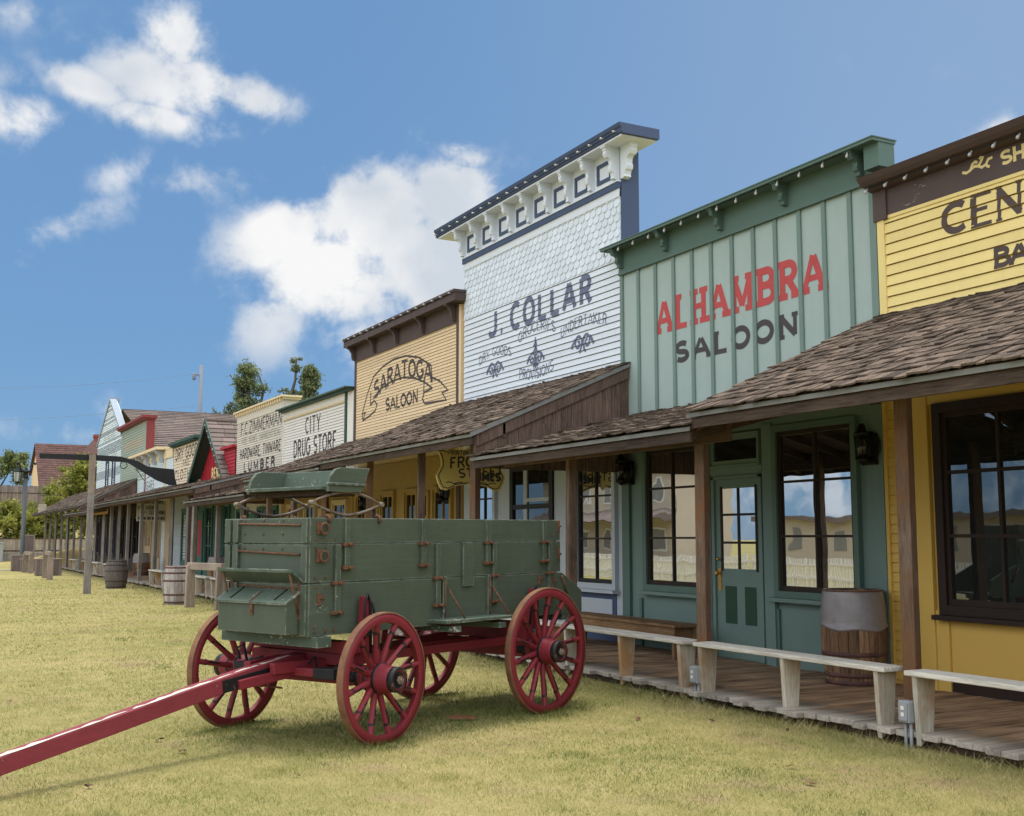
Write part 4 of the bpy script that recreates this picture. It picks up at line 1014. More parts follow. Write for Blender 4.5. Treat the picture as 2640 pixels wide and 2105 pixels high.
# ------------------------------------------------------------------ benches along the edge of the boardwalk
def bench(y0, y1, label):
    L = y1 - y0; root = thing('porch_bench', label, 'bench', (7.16, (y0+y1)/2, .125), 0, 'bleached plank benches between the porch posts')
    s = MB(); n = 6; pts = []
    s.box(-.125, -L/2, .44, .125, L/2, .48, rr()); part('seat', s, M['benchY'], root, bevel=.008)
    for yy in (-L/2+.14, 0.0 if L > 1.8 else None, L/2-.06):
        if yy is None: continue
        l = MB(); l.hexa([(-.075,yy-.05,-.1),(.07,yy-.05,.0),(.07,yy+.0,.0),(-.075,yy+.0,-.1),(-.11,yy-.055,.439),(.105,yy-.055,.439),(.105,yy-.005,.439),(-.11,yy-.005,.439)], rr())
        part('leg', l, M['benchleg'], root, bevel=.006)
    return root
bl = ['bleached bench cut by the right picture edge below the dark shop window','bleached bench in front of the green saloon door and the bagged barrel','bleached bench behind the rear wagon wheel under the sage window',
      'bleached bench hidden behind the wagon in front of the white grocery','bleached bench in front of the brown corniced tan saloon','bleached bench behind the hitching rail near the white barrel',
      'bleached bench just left of the white barrel','bleached bench left of the open steps by the grey barrel','bleached bench right of the rifle sign post','bleached bench left of the rifle sign post','second bleached bench left of the rifle sign post','farthest bleached bench at the end of the boardwalk']
bs = [(4.2,6.74),(6.95,9.52),(9.68,12.2),(12.36,14.96),(19.5,21.8),(28.3,30.7),(31.2,33.9),(37.3,39.6),(47.6,50.0),(51.7,53.8),(54.2,56.6),(58.9,61.3)]
for (a, b), l in zip(bs, bl): bench(a, b, l)

# bench standing against the saloon wall
b = thing('wall_bench', 'brown wooden bench against the sage wall of the green saloon', 'bench', (8.72, 13.3, .125))
m = MB(); m.box(-.20,-1.4,.40,.20,1.42,.44); part('seat', m, M['bench_in'], b, bevel=.006)
m = MB(); m.box(-.17,-1.36,.22,-.14,1.36,.399); m.box(.14,-1.36,.22,.17,1.36,.399); part('apron', m, M['bench_in'], b, bevel=.004)
for yy in (-1.3, 1.24):
    m = MB(); m.box(-.18,yy,0,.18,yy+.06,.399) if False else m.box(-.135,yy,0,.135,yy+.05,.398); part('leg', m, M['bench_in'], b, bevel=.004)

# outlet boxes on conduit beside the posts
for i, (y, l) in enumerate(((9.50,'grey outlet box on conduit beside the second porch post from the right'),(6.74,'grey outlet box on conduit at the foot of the nearest porch post'))):
    t = thing('outlet_box', l, 'outlet box', (7.07, y, 0), 0, 'outlet boxes on the boardwalk edge')
    m = MB(); m.box(-.05,-.055,.20,.03,.055,.37); part('case', m, M['elbox'], t, bevel=.008)
    m = MB(); m.box(-.062,-.045,.215,-.051,.045,.355); part('cover', m, M['elbox'], t, bevel=.004)
    m = MB(); m.box(-.065,-.015,.25,-.0625,.015,.28); m.box(-.065,-.015,.30,-.0625,.015,.33); part('socket', m, M['ivory'], t)
    m = MB(); m.tube([(0,-.025,-.05),(0,-.025,.2)],.014,8); m.tube([(0,.03,-.05),(0,.03,.2)],.014,8); part('conduit', m, M['elbox'], t)

# ------------------------------------------------------------------ barrels
def barrel(loc, label, mat, hoop, h=.90, r0=.27, r1=.335, hoops=(.06,.26,.62,.82,.96), n=22):
    t = thing('barrel', label, 'barrel', loc)
    m = MB(); tone = [rr() for _ in range(200)]
    prof = []
    for i in range(15):
        z = i/14; prof.append((r0 + (r1-r0)*math.sin(PI*(.04+.92*z))**.85, z*h))
    # staves with hairline joints
    for k in range(n):
        t0 = 2*PI*(k+.03)/n; t1 = 2*PI*(k+.97)/n; vs = []; rv = tone[k]
        for rad, z in prof:
            for tt, q in ((t0, rad), ((t0+t1)/2, rad*1.004), (t1, rad), (t1, rad-.03), (t0, rad-.03)): vs.append((q*math.cos(tt), q*math.sin(tt), z))
        fs = []
        for i in range(14):
            for a in range(5): b_ = (a+1) % 5; fs.append((i*5+a, i*5+b_, (i+1)*5+b_, (i+1)*5+a))
        fs += [(4,3,2,1,0), tuple(14*5+a for a in range(5))]
        m.add(vs, fs, rv)
    part('staves', m, mat, t)
    m = MB(); m.lathe([(r0-.02,h-.05),(r0-.02,h-.03)], n=24); part('head', m, mat, t)
    for z in hoops:
        rad = r0 + (r1-r0)*math.sin(PI*(.04+.92*z))**.85 + .003; zz = z*h
        m = MB(); pr = [(rad-.006, zz-.022),(rad+.003, zz-.022),(rad+.003, zz+.022),(rad-.006, zz+.022)]; m.lathe(pr, n=32, caps=False); part('hoop', m, hoop, t)
    return t
barrel((6.05,39.75,0), 'dark grey barrel on the lawn in front of the boardwalk steps', M['barrelgrey'], M['hoopgrey'], .93, .29, .36)
barrel((5.98,29.55,0), 'bleached barrel with rusty hoops on the lawn beside the hitching rail', M['barrelwhite'], M['hoop'], .95, .29, .36)
def bagged(loc, label, h=.98, r=.335):
    t = barrel(loc, label, M['barrelbrown'], M['hoop'], h, r-.05, r, (.03,.11,.33), 20)
    m = MB(); n = 40; vs = []; rows = [(.605,.004),(.61,.015),(.632,.017),(.646,.008),(.70,.012),(.78,.014),(.86,.012),(.93,.012),(.99,.012),(1.005,.004),(.99,-.02)]
    for z, off in rows:
        rad = r-.05 + .05*math.sin(PI*(.04+.92*min(1,z)))**.85
        for k in range(n):
            a = 2*PI*k/n; ww = off*(1 + .55*math.sin(7*a+z*19)*math.sin(3*a+2+z*7)) if off > 0 else off; zz = z + (.03*math.sin(a*1.0+.6) + .012*math.sin(5*a) *(1 if z < .65 else max(0,(.8-z)/.15)) if z < .8 else 0)
            vs.append(((rad+ww)*math.cos(a), (rad+ww)*math.sin(a), zz*h))
    m.add(vs, [(i*n+k, i*n+(k+1)%n, (i+1)*n+(k+1)%n, (i+1)*n+k) for i in range(len(rows)-1) for k in range(n)], 0, True)
    part('bin_liner', m, M['bag'], t); 
    m = MB(); rd = r-.03; m.lathe([(rd-.03,h*.985),(rd+.012,h*.985),(rd+.012,h*1.0),(rd-.03,h*1.0)], n=32, caps=False); part('rim_hoop', m, M['rust'], t)
    return t
bagged((8.905, 9.2, .125), 'brown barrel lined with a grey plastic bag beside the green saloon corner')
bagged((8.5, 35.9, .125), 'barrel with a pale plastic bag behind the hitching rail', .95)
bagged((8.4, 48.8, .125), 'barrel with a white plastic bag right of the orange porch posts', .9)
bagged((7.9, 60.5, .125), 'barrel with a white plastic bag beside the rifle sign post', .9)

# ------------------------------------------------------------------ wall lanterns
def lantern(loc, label):
    t = thing('wall_lantern', label, 'wall lantern', loc, 0, 'black lanterns on the shop fronts')
    m = MB(); m.box(.10,-.10,-.20,.16,.10,.14); m.tube([(.1,0,-.16),(-.0,0,-.2),(-.06,0,-.16)],.014,6); part('bracket', m, M['lantern'], t)
    m = MB(); m.lathe([(.02,-.19),(.075,-.17),(.08,-.13),(.05,-.12),(.05,-.10)], n=14); m.lathe([(.05,.10),(.085,.12),(.09,.15),(.05,.17),(.03,.24),(.02,.25)], n=14); 
    for k in range(4): a = PI/4+k*PI/2; m.tube([(.07*math.cos(a),.07*math.sin(a),-.13),(.08*math.cos(a),.08*math.sin(a),.13)],.008,5)
    part('frame', m, M['lantern'], t)
    m = MB(); m.lathe([(.04,-.10),(.058,-.02),(.052,.05),(.035,.10)], n=14); part('chimney_glass', m, M['soot'], t)
    m = MB(); m.lathe([(.16,.09),(.17,.095),(.15,.10)], (0,0,0), 'X', 20); part('reflector', m, M['lantern'], t)
    return t
lantern((9.12, 14.0, 2.62), 'black lantern between the white grocery and the sage window')
lantern((9.12, 9.2, 2.64), 'black lantern on the green saloon corner above the bagged barrel')
lantern((9.12, 20.4, 2.55), 'black lantern behind the hanging shield sign')
lantern((9.12, 24.9, 2.45), 'black lantern on the mustard wall under the wagon seat')

# ------------------------------------------------------------------ hanging signs
s = thing('shield_sign', 'mustard shield shaped printing sign hanging from the porch roof', 'hanging sign', (8.03, 16.8, 2.46))
half = [(0,.0),(.05,.06),(.12,.05),(.30,.02),(.44,-.05),(.53,-.03),(.58,.06),(.62,.18),(.58,.25),(.53,.34),(.53,.45),(.57,.56),(.63,.63),(.45,.60),(.30,.64),(.15,.60),(0,.66)]
poly = [(x, z) for x, z in half] + [(-x, z) for x, z in half[-2:0:-1]]
m = MB(); m.prism(poly, 'Y', -.02, .02); part('board', m, M['sign_yellow'], s)
m = MB()
for sg in (-1, 1): 
    for i, q in enumerate(stroke_quads([(sg*x*.94, .03+z*.9) for x, z in half[1:14]], .008)): m.add([(a,-.0215,b) for a, b in q], [(0,1,2,3)])
def on_sign(q, x0, z0, yy=-.022): 
    for quad, lay in q: m.add([(x0+u, yy-(lay%7)*.0004, z0+z) for u, z in quad], [(0,1,2,3)])
on_sign(text_quads('PRINTING', .40, .09, w=.14, gap=.2, fn=lambda u,z:(u+z*.25,z)), -.42, .52)
on_sign(text_quads('FRONT', .74, .19, w=.17, serif=.06, gap=.18, fn=lambda u,z:(u,z+.10*u)), -.38, .30)
on_sign(text_quads('STREET', .80, .16, w=.18, serif=.06, gap=.18, fn=lambda u,z:(u,z+.08*u)), -.22, .15)
on_sign(text_quads('TIMES', .50, .15, w=.28, serif=.12, gap=.2), .03, .11)
for sg in (-1, 1): on_sign([(q, 2) for q in stroke_quads([(sg*.1,.06),(sg*.2,.09),(sg*.3,.06),(sg*.4,.09),(sg*.45,.07)], .008)], 0, .0)
part('lettering', m, M['ink'], s, recalc=False)
m = MB(); m.tube([(-.35,0,.60),(-.35,0,.80)],.008,6); m.tube([(.35,0,.60),(.35,0,.95)],.008,6); part('hanger', m, M['lantern'], s)
s = thing('porch_sign', 'cream rectangular dry goods sign hanging across the porch above the beige door', 'hanging sign', (8.04, 45.0, 2.28))
m = MB(); m.box(-.54,-.02,0,.54,.02,.80); part('board', m, M['sign_cream'], s)
m = MB()
on_sign(text_quads("MORRIS COLLAR'S", .8, .13, w=.2, thin=.6, gap=.16, fn=lambda u,z:(u,z+.03*math.sin(PI*u/.8))), -.38, .64)
on_sign(text_quads('DRY GOODS', .66, .15, w=.17, serif=.06, gap=.18), -.50, .44); on_sign(text_quads('AND', .2, .09, w=.15, gap=.18), -.38, .30); on_sign(text_quads('CLOTHING', .60, .15, w=.17, serif=.06, gap=.18), -.09, .26)
on_sign(text_quads('THE GUNS THAT WON THE WEST', 1.0, .12, w=.17, gap=.2), -.50, .05)
part('lettering', m, M['ink'], s, recalc=False)
m = MB(); m.tube([(-.4,0,.80),(-.4,0,1.0)],.008,6); m.tube([(.4,0,.80),(.4,0,1.1)],.008,6); part('hanger', m, M['lantern'], s)

# ------------------------------------------------------------------ the green wagon
W = thing('farm_wagon', 'green farm wagon with red running gear and long red tongue on the lawn', 'wagon', (3.034, 9.583, 0), R(22.863))
wp = lambda name, mb, mat, par=W, bev=.004, label=None, **k: part(name, mb, mat, par, bevel=bev, label=label, **k)
def tl(mb):
    mb.v = [(x, y, z + .0055*(x+.46)) for x, y, z in mb.v]; return mb
HW = .56
for s_, nm in ((-1,'near'),(1,'far')):
    a, b = (-HW, -HW+.032) if s_ < 0 else (HW-.032, HW)
    m = MB(); m.prism([(-.46,.868),(3.22,.868),(3.22,1.09),(2.87,1.30),(2.87,1.282),(-.46,1.282)][:4] + [(2.86,1.282),(-.46,1.282)] if False else [(-.46,.868),(3.22,.868),(3.22,1.09),(2.88,1.282),(-.46,1.282)], 'Y', a, b); wp('side_board', tl(m), M['wgreen'])
    m = MB(); m.box(-.46,a+s_*-.003,1.290,2.86,b+s_*-.003,1.598); wp('side_board', tl(m), M['wgreen'])
    m = MB(); m.box(-.46,a+s_*.002,1.606,2.85,b+s_*.002,1.812); wp('side_board', tl(m), M['wgreen'])
m = MB(); m.box(-.40,-HW+.033,.872,3.2,HW-.033,.90); wp('floor', tl(m), M['wgreen'])
m = MB(); m.box(2.80,-HW+.033,.90,2.83,HW-.033,1.80); wp('tailgate', tl(m), M['wgreen'])
for z0, z1 in ((.868,1.282),(1.290,1.598),(1.606,1.812)):
    m = MB(); m.box(-.445,-HW+.033,z0,-.415,HW-.033,z1); wp('front_board', tl(m), M['wgreen'])
    for yy in (-.50, .395, .50):
        m = MB(); m.box(-.475,yy-.035,z0+.004,-.446,yy+.035,z1-.004); wp('cleat', tl(m), M['wgreen'])
def rod(p, q, r=.009, mat='rust', name='iron_rod'):
    m = MB(); m.tube([p, q], r, 8); return wp(name, tl(m), M[mat], bev=0)
rod((-.462,-.45,1.752),(-.462,.36,1.768)); rod((-.462,-.44,1.515),(-.462,.36,1.54)); rod((-.455,-.40,1.24),(-.455,.42,1.255))
# stakes and clips on both sides
def stake(x, z0, z1, s_, w=.055, mat='wgreen'):
    yy = s_*HW; m = MB(); m.box(x-w/2, min(yy, yy+s_*.03), z0, x+w/2, max(yy, yy+s_*.03), z1); wp('stake', tl(m), M[mat])
def clip(x, z, s_):
    yy = s_*(HW); m = MB(); m.box(x-.06, min(yy+s_*.002,yy+s_*.042), z-.014, x+.06, max(yy+s_*.002,yy+s_*.042), z+.014); m.lathe([(.012,s_*.0),(.012,s_*.03)],(x, yy+s_*.04, z),'Y',8); wp('iron_clip', tl(m), M['rust'], bev=.003)
for s_ in (-1, 1):
    for x in (-.08,.825,1.70,2.565): stake(x, 1.40, 1.808, s_, .055); clip(x+.005, 1.595, s_); clip(x+.005, 1.405, s_)
    for x in (-.18,1.015,1.793,2.655): stake(x, 1.03, 1.595, s_, .055); clip(x, 1.285, s_); clip(x, 1.045, s_)
    for x in (1.10,1.715): stake(x, .89, 1.295, s_, .05)
    m = MB(); yy = s_*HW; m.box(1.345,min(yy,yy+s_*.028),1.20,1.49,max(yy,yy+s_*.028),1.60); wp('toe_block', tl(m), M['wgreen'])
    for x in (1.13,1.745): rod((x, s_*(HW+.035), 1.19), (x+.05, s_*(HW+.20), .93), .010); rod((x-.03, s_*(HW+.032), 1.27),(x-.03, s_*(HW+.032), .92), .008)
    m = MB(); m.box(.90, min(s_*HW, s_*(HW+.24)), .895, 1.80, max(s_*HW, s_*(HW+.24)), .925); wp('step_board', tl(m), M['wgreen2'])
    for x in (1.06,1.68): m = MB(); m.box(x-.05, min(s_*.2, s_*(HW+.22)), .815, x+.05, max(s_*.2, s_*(HW+.22)), .866); wp('cross_sill', tl(m), M['wgreen2'])
    for zc in (1.735, 1.512):
        yy = s_*(HW+.012); m = MB(); m.tube([(-.33+.042*math.cos(t), yy+s_*.016, zc-.012+.042*math.sin(t)) for t in np.linspace(0,2*PI,17)[:-1]], .010, 6, closed=True); m.box(-.40,min(yy-s_*.011,yy+s_*.006),zc-.055,-.345,max(yy-s_*.011,yy+s_*.006),zc+.045); wp('ring', tl(m), M['rust'], bev=0)
    for x, z in ((-.36,1.16),(2.72,1.19),(2.50,1.22)): m = MB(); yy = s_*HW; m.box(x-.02,min(yy,yy+s_*.012),z-.05,x+.02,max(yy,yy+s_*.012),z+.05); m.box(x,min(yy,yy+s_*.02),z,x+.05,max(yy,yy+s_*.02),z+.025); wp('hasp', tl(m), M['rust'], bev=.003)
    for zc in (1.75, 1.47): m = MB(); yy = s_*HW; m.box(2.80,min(yy,yy+s_*.012),zc-.06,2.835,max(yy,yy+s_*.012),zc+.06); m.lathe([(.012,0),(.012,s_*.03)],(2.83,yy,zc),'Y',8); wp('hasp', tl(m), M['rust'], bev=.003)
    rod((2.86, s_*(HW+.014), 1.25), (2.95, s_*(HW+.014), 1.06), .011)
    m = MB()
    for x in (-.40,-.29,-.2): 
        for z in (1.63,1.57,1.33,1.255,.90,.94 if x==-.4 else .92): m.lathe([(.011,0),(.009,s_*.007)],(x, s_*(HW+.001), z),'Y',8)
    for x in (2.70,2.79):
        for z in (1.66,1.56,1.38,.95): m.lathe([(.011,0),(.009,s_*.007)],(x, s_*(HW+.001), z),'Y',8)
    wp('bolt_heads', tl(m), M['rust'], bev=0)
    for x in (-.27,.29): m = MB(); yy = s_*HW; m.tube([(x, yy-s_*.05, 1.815),(x, yy-s_*.02, 1.832),(x, yy+s_*.012, 1.825),(x, yy+s_*.016, 1.775)], .016, 6); wp('seat_hook', tl(m), M['rust'], bev=0)
m = MB()
for yy in (-.2,.05,.3):
    for z in (1.79,1.68,1.56): m.lathe([(.010,0),(.008,-.008)],(-.446, yy, z),'X',8)
wp('bolt_heads', tl(m), M['rust'], bev=0)
m = MB(); m.box(-.42,-.62,.78,-.27,.62,.866); wp('front_sill', tl(m), M['wgreen2'])
m = MB(); m.box(2.9,-.55,.80,3.02,.55,.866); wp('rear_sill', tl(m), M['wgreen2'])
# tool box, lid and footboard on the front
m = MB(); m.prism([(-.447,.885),(-.60,.885),(-.60,1.125),(-.447,1.215)], 'Y', -.45, .43); tb = wp('tool_box', m, M['wgreen'])
m = MB(); m.hexa([(-.625,-.47,1.118),(-.447,-.47,1.222),(-.447,.45,1.222),(-.625,.45,1.118),(-.625,-.47,1.138),(-.447,-.47,1.244),(-.447,.45,1.244),(-.625,.45,1.138)]); wp('lid', m, M['wgreen2'], tb)
m = MB(); m.box(-.613,-.04,1.03,-.601,-.005,1.13); m.hexa([(-.63,-.03,1.139),(-.50,-.03,1.214),(-.50,-.015,1.214),(-.63,-.015,1.139),(-.63,-.03,1.144),(-.50,-.03,1.219),(-.50,-.015,1.219),(-.63,-.015,1.144)]); m.lathe([(.012,-.61),(.012,-.625)],(0,-.022,1.06),'X',8); wp('hasp', m, M['rust'], tb, .002)
for yy in (-.30,.27): m = MB(); m.hexa([(-.60,yy-.008,1.154),(-.46,yy-.008,1.237),(-.46,yy+.008,1.237),(-.60,yy+.008,1.154),(-.60,yy-.008,1.16),(-.46,yy-.008,1.243),(-.46,yy+.008,1.243),(-.60,yy+.008,1.16)]); wp('hinge', m, M['black'], tb, 0)
m = MB(); m.hexa([(-.46,-.50,1.285),(-.46,.47,1.285),(-.59,.47,1.375),(-.59,-.50,1.375),(-.46,-.50,1.307),(-.46,.47,1.307),(-.59,.47,1.402),(-.59,-.50,1.402)]); wp('footboard', m, M['wgreen2'])
for yy in (-.45,.42):
    rod((-.57, yy, 1.37), (-.478, yy, 1.03), .010); m = MB(); m.box(-.478,yy-.02,1.0,-.466,yy+.02,1.30); wp('iron_strap', m, M['rust'], bev=.002)
# sprung seat
SEAT = MB(); SEAT.box(-.30,-.50,2.045,.14,.50,2.075)
st = wp('seat', SEAT, M['wgreen2'], bev=.006)
m = MB(); m.hexa([(.11,-.50,2.076),(.14,-.50,2.076),(.14,.50,2.076),(.11,.50,2.076),(.16,-.50,2.235),(.19,-.50,2.235),(.19,.50,2.235),(.16,.50,2.235)]); wp('seat_back', m, M['wgreen2'], st)
for s_ in (-1, 1):
    P = [(-.26,2.03),(.12,2.03),(.21,2.238),(-.12,2.232),(-.18,2.215),(-.23,2.16),(-.255,2.09)]
    m = MB(); m.prism(P, 'Y', min(s_*.502,s_*.532), max(s_*.502,s_*.532)); wp('seat_end', m, M['wgreen'], st)
    m = MB(); m.box(-.28,min(s_*.533,s_*.548),2.085,.15,max(s_*.533,s_*.548),2.105); wp('seat_rail', m, M['wgreen2'], st)
    m = MB(); yy = s_*.49; c0 = -.005
    for sg in (1,-1):
        m.tube([(c0+.385*t, yy, 1.937 + sg*.098*(1-abs(t)**1.7)) for t in np.linspace(-1,1,15)], [.011+.004*(1-abs(t)) for t in np.linspace(-1,1,15)], 6)
    for e in (-1,1): m.lathe([(.02,-.03),(.02,.03)],(c0+e*.385,yy,1.937),'Y',8)
    wp('leaf_spring', m, M['spring'], st, 0)
m = MB(); m.box(-.2,-.47,2.0,.1,.47,2.044); wp('seat_brace', m, M['rafter'], st)
# wheels
def make_wheel(rad, ns):
    hub = wheel = None
    m = MB(); n = 64; w = .056; ri, ro = rad-.086, rad-.014
    m.lathe([(ri,-w/2+.004),(ri+.006,-w/2),(ro,-w/2),(ro,w/2),(ri+.006,w/2),(ri,w/2-.004),(ri,-w/2+.004)], (0,0,0), 'Y', n, caps=False)
    wheel = part('wheel', m, M['wred'], W)
    m = MB(); m.lathe([(rad-.013,-w/2-.003),(rad-.002,-w/2-.003),(rad,-w/2+.002),(rad,w/2-.002),(rad-.002,w/2+.003),(rad-.013,w/2+.003),(rad-.013,-w/2-.003)], (0,0,0), 'Y', n, caps=False); part('tyre', m, M['tyre'], wheel)
    m = MB(); m.lathe([(.02,-.195),(.06,-.195),(.075,-.215),(.098,-.215),(.104,-.14),(.124,-.03),(.126,.05),(.11,.09),(.095,.17),(.08,.18),(.02,.18)], (0,.045,0), 'Y', 32); part('hub', m, M['wred'], wheel)
    m = MB()
    for rr_, y0_, y1_ in ((.1015,-.218,-.155),(.1255,-.044,-.020),(.1275,.045,.066),(.099,.14,.185)): m.lathe([(rr_-.02,y0_),(rr_,y0_),(rr_+.001,y1_),(rr_-.02,y1_)], (0,.045,0), 'Y', 32, caps=False)
    part('hub_band', m, M['black'], wheel)
    m = MB(); m.lathe([(.074,-.2165),(.07,-.206),(.012,-.206)], (0,.045,0), 'Y', 24, caps=False); part('hub_cap', m, M['black'], wheel); m = MB(); m.lathe([(.034,-.207),(.034,-.232)], (0,.045,0), 'Y', 6); m.lathe([(.018,-.232),(.018,-.247)], (0,.045,0), 'Y', 10); part('axle_nut', m, M['spring'], wheel)
    st_ = MB()
    for k in range(ns):
        a = 2*PI*(k+.35)/ns; d = Vector((math.cos(a),0,math.sin(a))); tg = Vector((-math.sin(a),0,math.cos(a)))
        p0 = d*.115 + Vector((0,.055,0)); p1 = d*(ri+.012) + Vector((0,.0,0)); m = MB(); L = p1-p0; n_ = 10; vs = []
        for t in (0,.12,.3,.7,.9,1.0):
            rw = {0:.026,.12:.027,.3:.025,.7:.023,.9:.025,1.0:.025}[t]; rd = rw*1.15
            for q in range(n_):
                b = 2*PI*q/n_; vs.append(p0 + L*t + tg*(math.cos(b)*rw) + Vector((0,1,0))*(math.sin(b)*rd))
        m.add(vs, [(i*n_+q, i*n_+(q+1)%n_, (i+1)*n_+(q+1)%n_, (i+1)*n_+q) for i in range(5) for q in range(n_)], rr(), True); part('spoke', m, M['wred'], wheel)
        for sg in (-1, 1):
            y_ = Vector((0,sg*.0295,0)); q0 = p0 + L*.38 + tg*.004; q1 = p0 + L*.74 + tg*.004
            st_.hexa([tuple(q0+y_*.85+tg*-.008), tuple(q0+y_*.85+tg*.008), tuple(q1+y_*.85+tg*.008), tuple(q1+y_*.85+tg*-.008), tuple(q0+y_*.98+tg*-.008), tuple(q0+y_*.98+tg*.008), tuple(q1+y_*.98+tg*.008), tuple(q1+y_*.98+tg*-.008)])
        c = p0 + L*.76; st_.tube([tuple(c-L.normalized()*.011), tuple(c+L.normalized()*.011)], (.0262), 10, caps=False)
    part('spoke_striping', st_, M['black'], wheel)
    return wheel
def place(wheel, c, rz):
    wheel.location = c; wheel.rotation_euler = (0, 0, rz); return wheel
FA = R(29.636-22.863); TR = .841
rotf = lambda x, y: (x*math.cos(FA)-y*math.sin(FA), x*math.sin(FA)+y*math.cos(FA))
wf = make_wheel(.5345, 12); fx, fy = rotf(0,-TR); place(wf, (fx, fy, .515), FA)
w2 = copy_tree(wf, W); fx, fy = rotf(0,TR); place(w2, (fx, fy, .515), FA+PI)
wr = make_wheel(.5984, 14); place(wr, (2.264,-TR,.578), 0)
w4 = copy_tree(wr, W); place(w4, (2.264,TR,.578), PI)
# running gear
RF = Matrix.Rotation(FA, 4, 'Z')
def fg(name, mb, mat, bev=.006): mb.xform(RF); return wp(name, mb, M[mat], bev=bev)
m = MB(); m.box(-.06,-.60,.45,.06,.60,.58); m.lathe([(.055,-.70),(.04,.70)],(0,0,.515),'Y',12); fg('front_axle', m, 'wred')
m = MB(); m.box(-.065,-.58,.60,.065,.58,.70); fg('sand_board', m, 'wred')
m = MB(); m.box(-.07,-.62,.705,.07,.62,.80); wp('front_bolster', m, M['wred'])
for s_ in (-1, 1):
    m = MB(); m.hexa([(.02,s_*.60,.72),(.12,s_*.60,.72),(.12,s_*.66,.72),(.02,s_*.66,.72),(.045,s_*.60,1.17),(.11,s_*.60,1.17),(.11,s_*.655,1.17),(.045,s_*.655,1.17)]); wp('bolster_stake', m, M['wred'])
    m = MB(); yy = s_*.665; m.tube([(.03,yy,.72),(.05,yy,1.12),(.08,yy,1.19),(.11,yy,1.12),(.12,yy,.72)],.012,6); m.box(.02,min(s_*.595,s_*.67),.85,.125,max(s_*.595,s_*.67),.93); m.tube([(.13,yy,1.12),(.15,yy,1.05),(.17,yy,.98),(.14,yy,.93)],.010,6); wp('stake_iron', m, M['black'], bev=0)
    m = MB(); m.hexa([(2.21,s_*.60,.80),(2.31,s_*.60,.80),(2.31,s_*.655,.80),(2.21,s_*.655,.80),(2.28,s_*.60,1.16),(2.34,s_*.60,1.16),(2.34,s_*.65,1.16),(2.28,s_*.65,1.16)]); wp('bolster_stake', m, M['wred'])
    m = MB(); yy = s_*.665; m.tube([(2.22,yy,.8),(2.27,yy,1.12),(2.31,yy,1.19),(2.345,yy,1.12),(2.34,yy,.8)],.012,6); wp('stake_iron', m, M['black'], bev=0)
    m = MB(); m.beam((.35,s_*.10,.60),(2.2,s_*.42,.66),.06,.08); wp('rear_hound', m, M['wred'])
    m = MB(); m.tube([(.10,s_*.40,.66),(-.18,s_*.48,.60),(.06,s_*.62,.50)],.013,6); fg('axle_brace', m, 'black', 0)
m = MB(); m.box(2.20,-.60,.51,2.33,.60,.65); m.lathe([(.06,-.70),(.045,.70)],(2.264,0,.578),'Y',12); wp('rear_axle', m, M['wred'])
m = MB(); m.box(2.20,-.63,.67,2.33,.63,.84); wp('rear_bolster', m, M['wred'])
m = MB(); m.beam((-.1,0,.62),(2.9,0,.64),.085,.085); wp('reach_pole', m, M['wred'])
m = MB(); m.beam((.42,-.40,.70),(.42,.40,.70),.06,.05); fg('sway_bar', m, 'wred')
m = MB()
for s_ in (-1, 1): m.beam((.5,s_*.36,.62),(-.55,s_*.14,.60),.065,.09)
fg('front_hound', m, 'wred')
m = MB(); m.box(-.36,-.62,.535,-.25,.50,.60); fg('evener', m, 'wred')
m = MB(); m.box(-.375,-.64,.525,-.235,-.42,.61); m.box(-.37,.35,.525,-.24,.48,.61); m.tube([(-.30,-.3,.63),(-.22,-.30,.68),(-.20,-.32,.54)],.012,6); m.tube([(-.28,.5,.62),(-.30,.52,.72),(-.22,.52,.74),(-.2,.5,.60)],.014,6); fg('evener_iron', m, 'black')
m = MB(); m.tube([(-.28,-.55,.57),(-.1,-.62,.50),(.03,-.66,.47)],.012,6); fg('stay_rod', m, 'black', 0)
for s_ in (-1, 1):
    m = MB(); m.lathe([(.062,-.05),(.075,-.03),(.075,.03),(.062,.05)],(0,s_*.56,.515),'Y',14); m.lathe([(.05,-.04),(.068,-.01),(.05,.04)],(0,s_*.50,.50),'Y',10); fg('axle_collar', m, 'black', 0)
    m = MB(); m.lathe([(.062,-.05),(.075,-.03),(.075,.03),(.062,.05)],(2.264,s_*.56,.578),'Y',14); wp('axle_collar', m, M['black'], bev=0)
m = MB(); m.hexa([(-.5,.02,.44),(-.44,.02,.44),(-.44,.08,.44),(-.5,.08,.44),(-.47,.02,.56),(-.40,.02,.56),(-.40,.08,.56),(-.47,.08,.56)]); m.beam((-.46,.05,.45),(-.32,-.04,.42),.06,.012); fg('hammer_strap', m, 'tyre')
tz = lambda x: .635 + (.635-.165)*(x/2.95) if x < 0 else .635
pts = [(.25,.66),(-.25,.615),(-.75,.545),(-1.3,.457),(-2.03,.335),(-2.83,.205),(-3.5,.095)]
m = MB(); vs = []; hw = [.055,.06,.062,.06,.055,.05,.042]; hh = [.05,.06,.062,.062,.062,.06,.05]
for (x, z), a, b in zip(pts, hw, hh): vs += [(x,-a,z-b),(x,a,z-b),(x,a,z+b),(x,-a,z+b)]
m.add(vs, [(4*i+k, 4*i+(k+1)%4, 4*i+4+(k+1)%4, 4*i+4+k) for i in range(6) for k in range(4)] + [(3,2,1,0),(24,25,26,27)]); tg_ = fg('tongue', m, 'wtongue', .008)
m = MB()
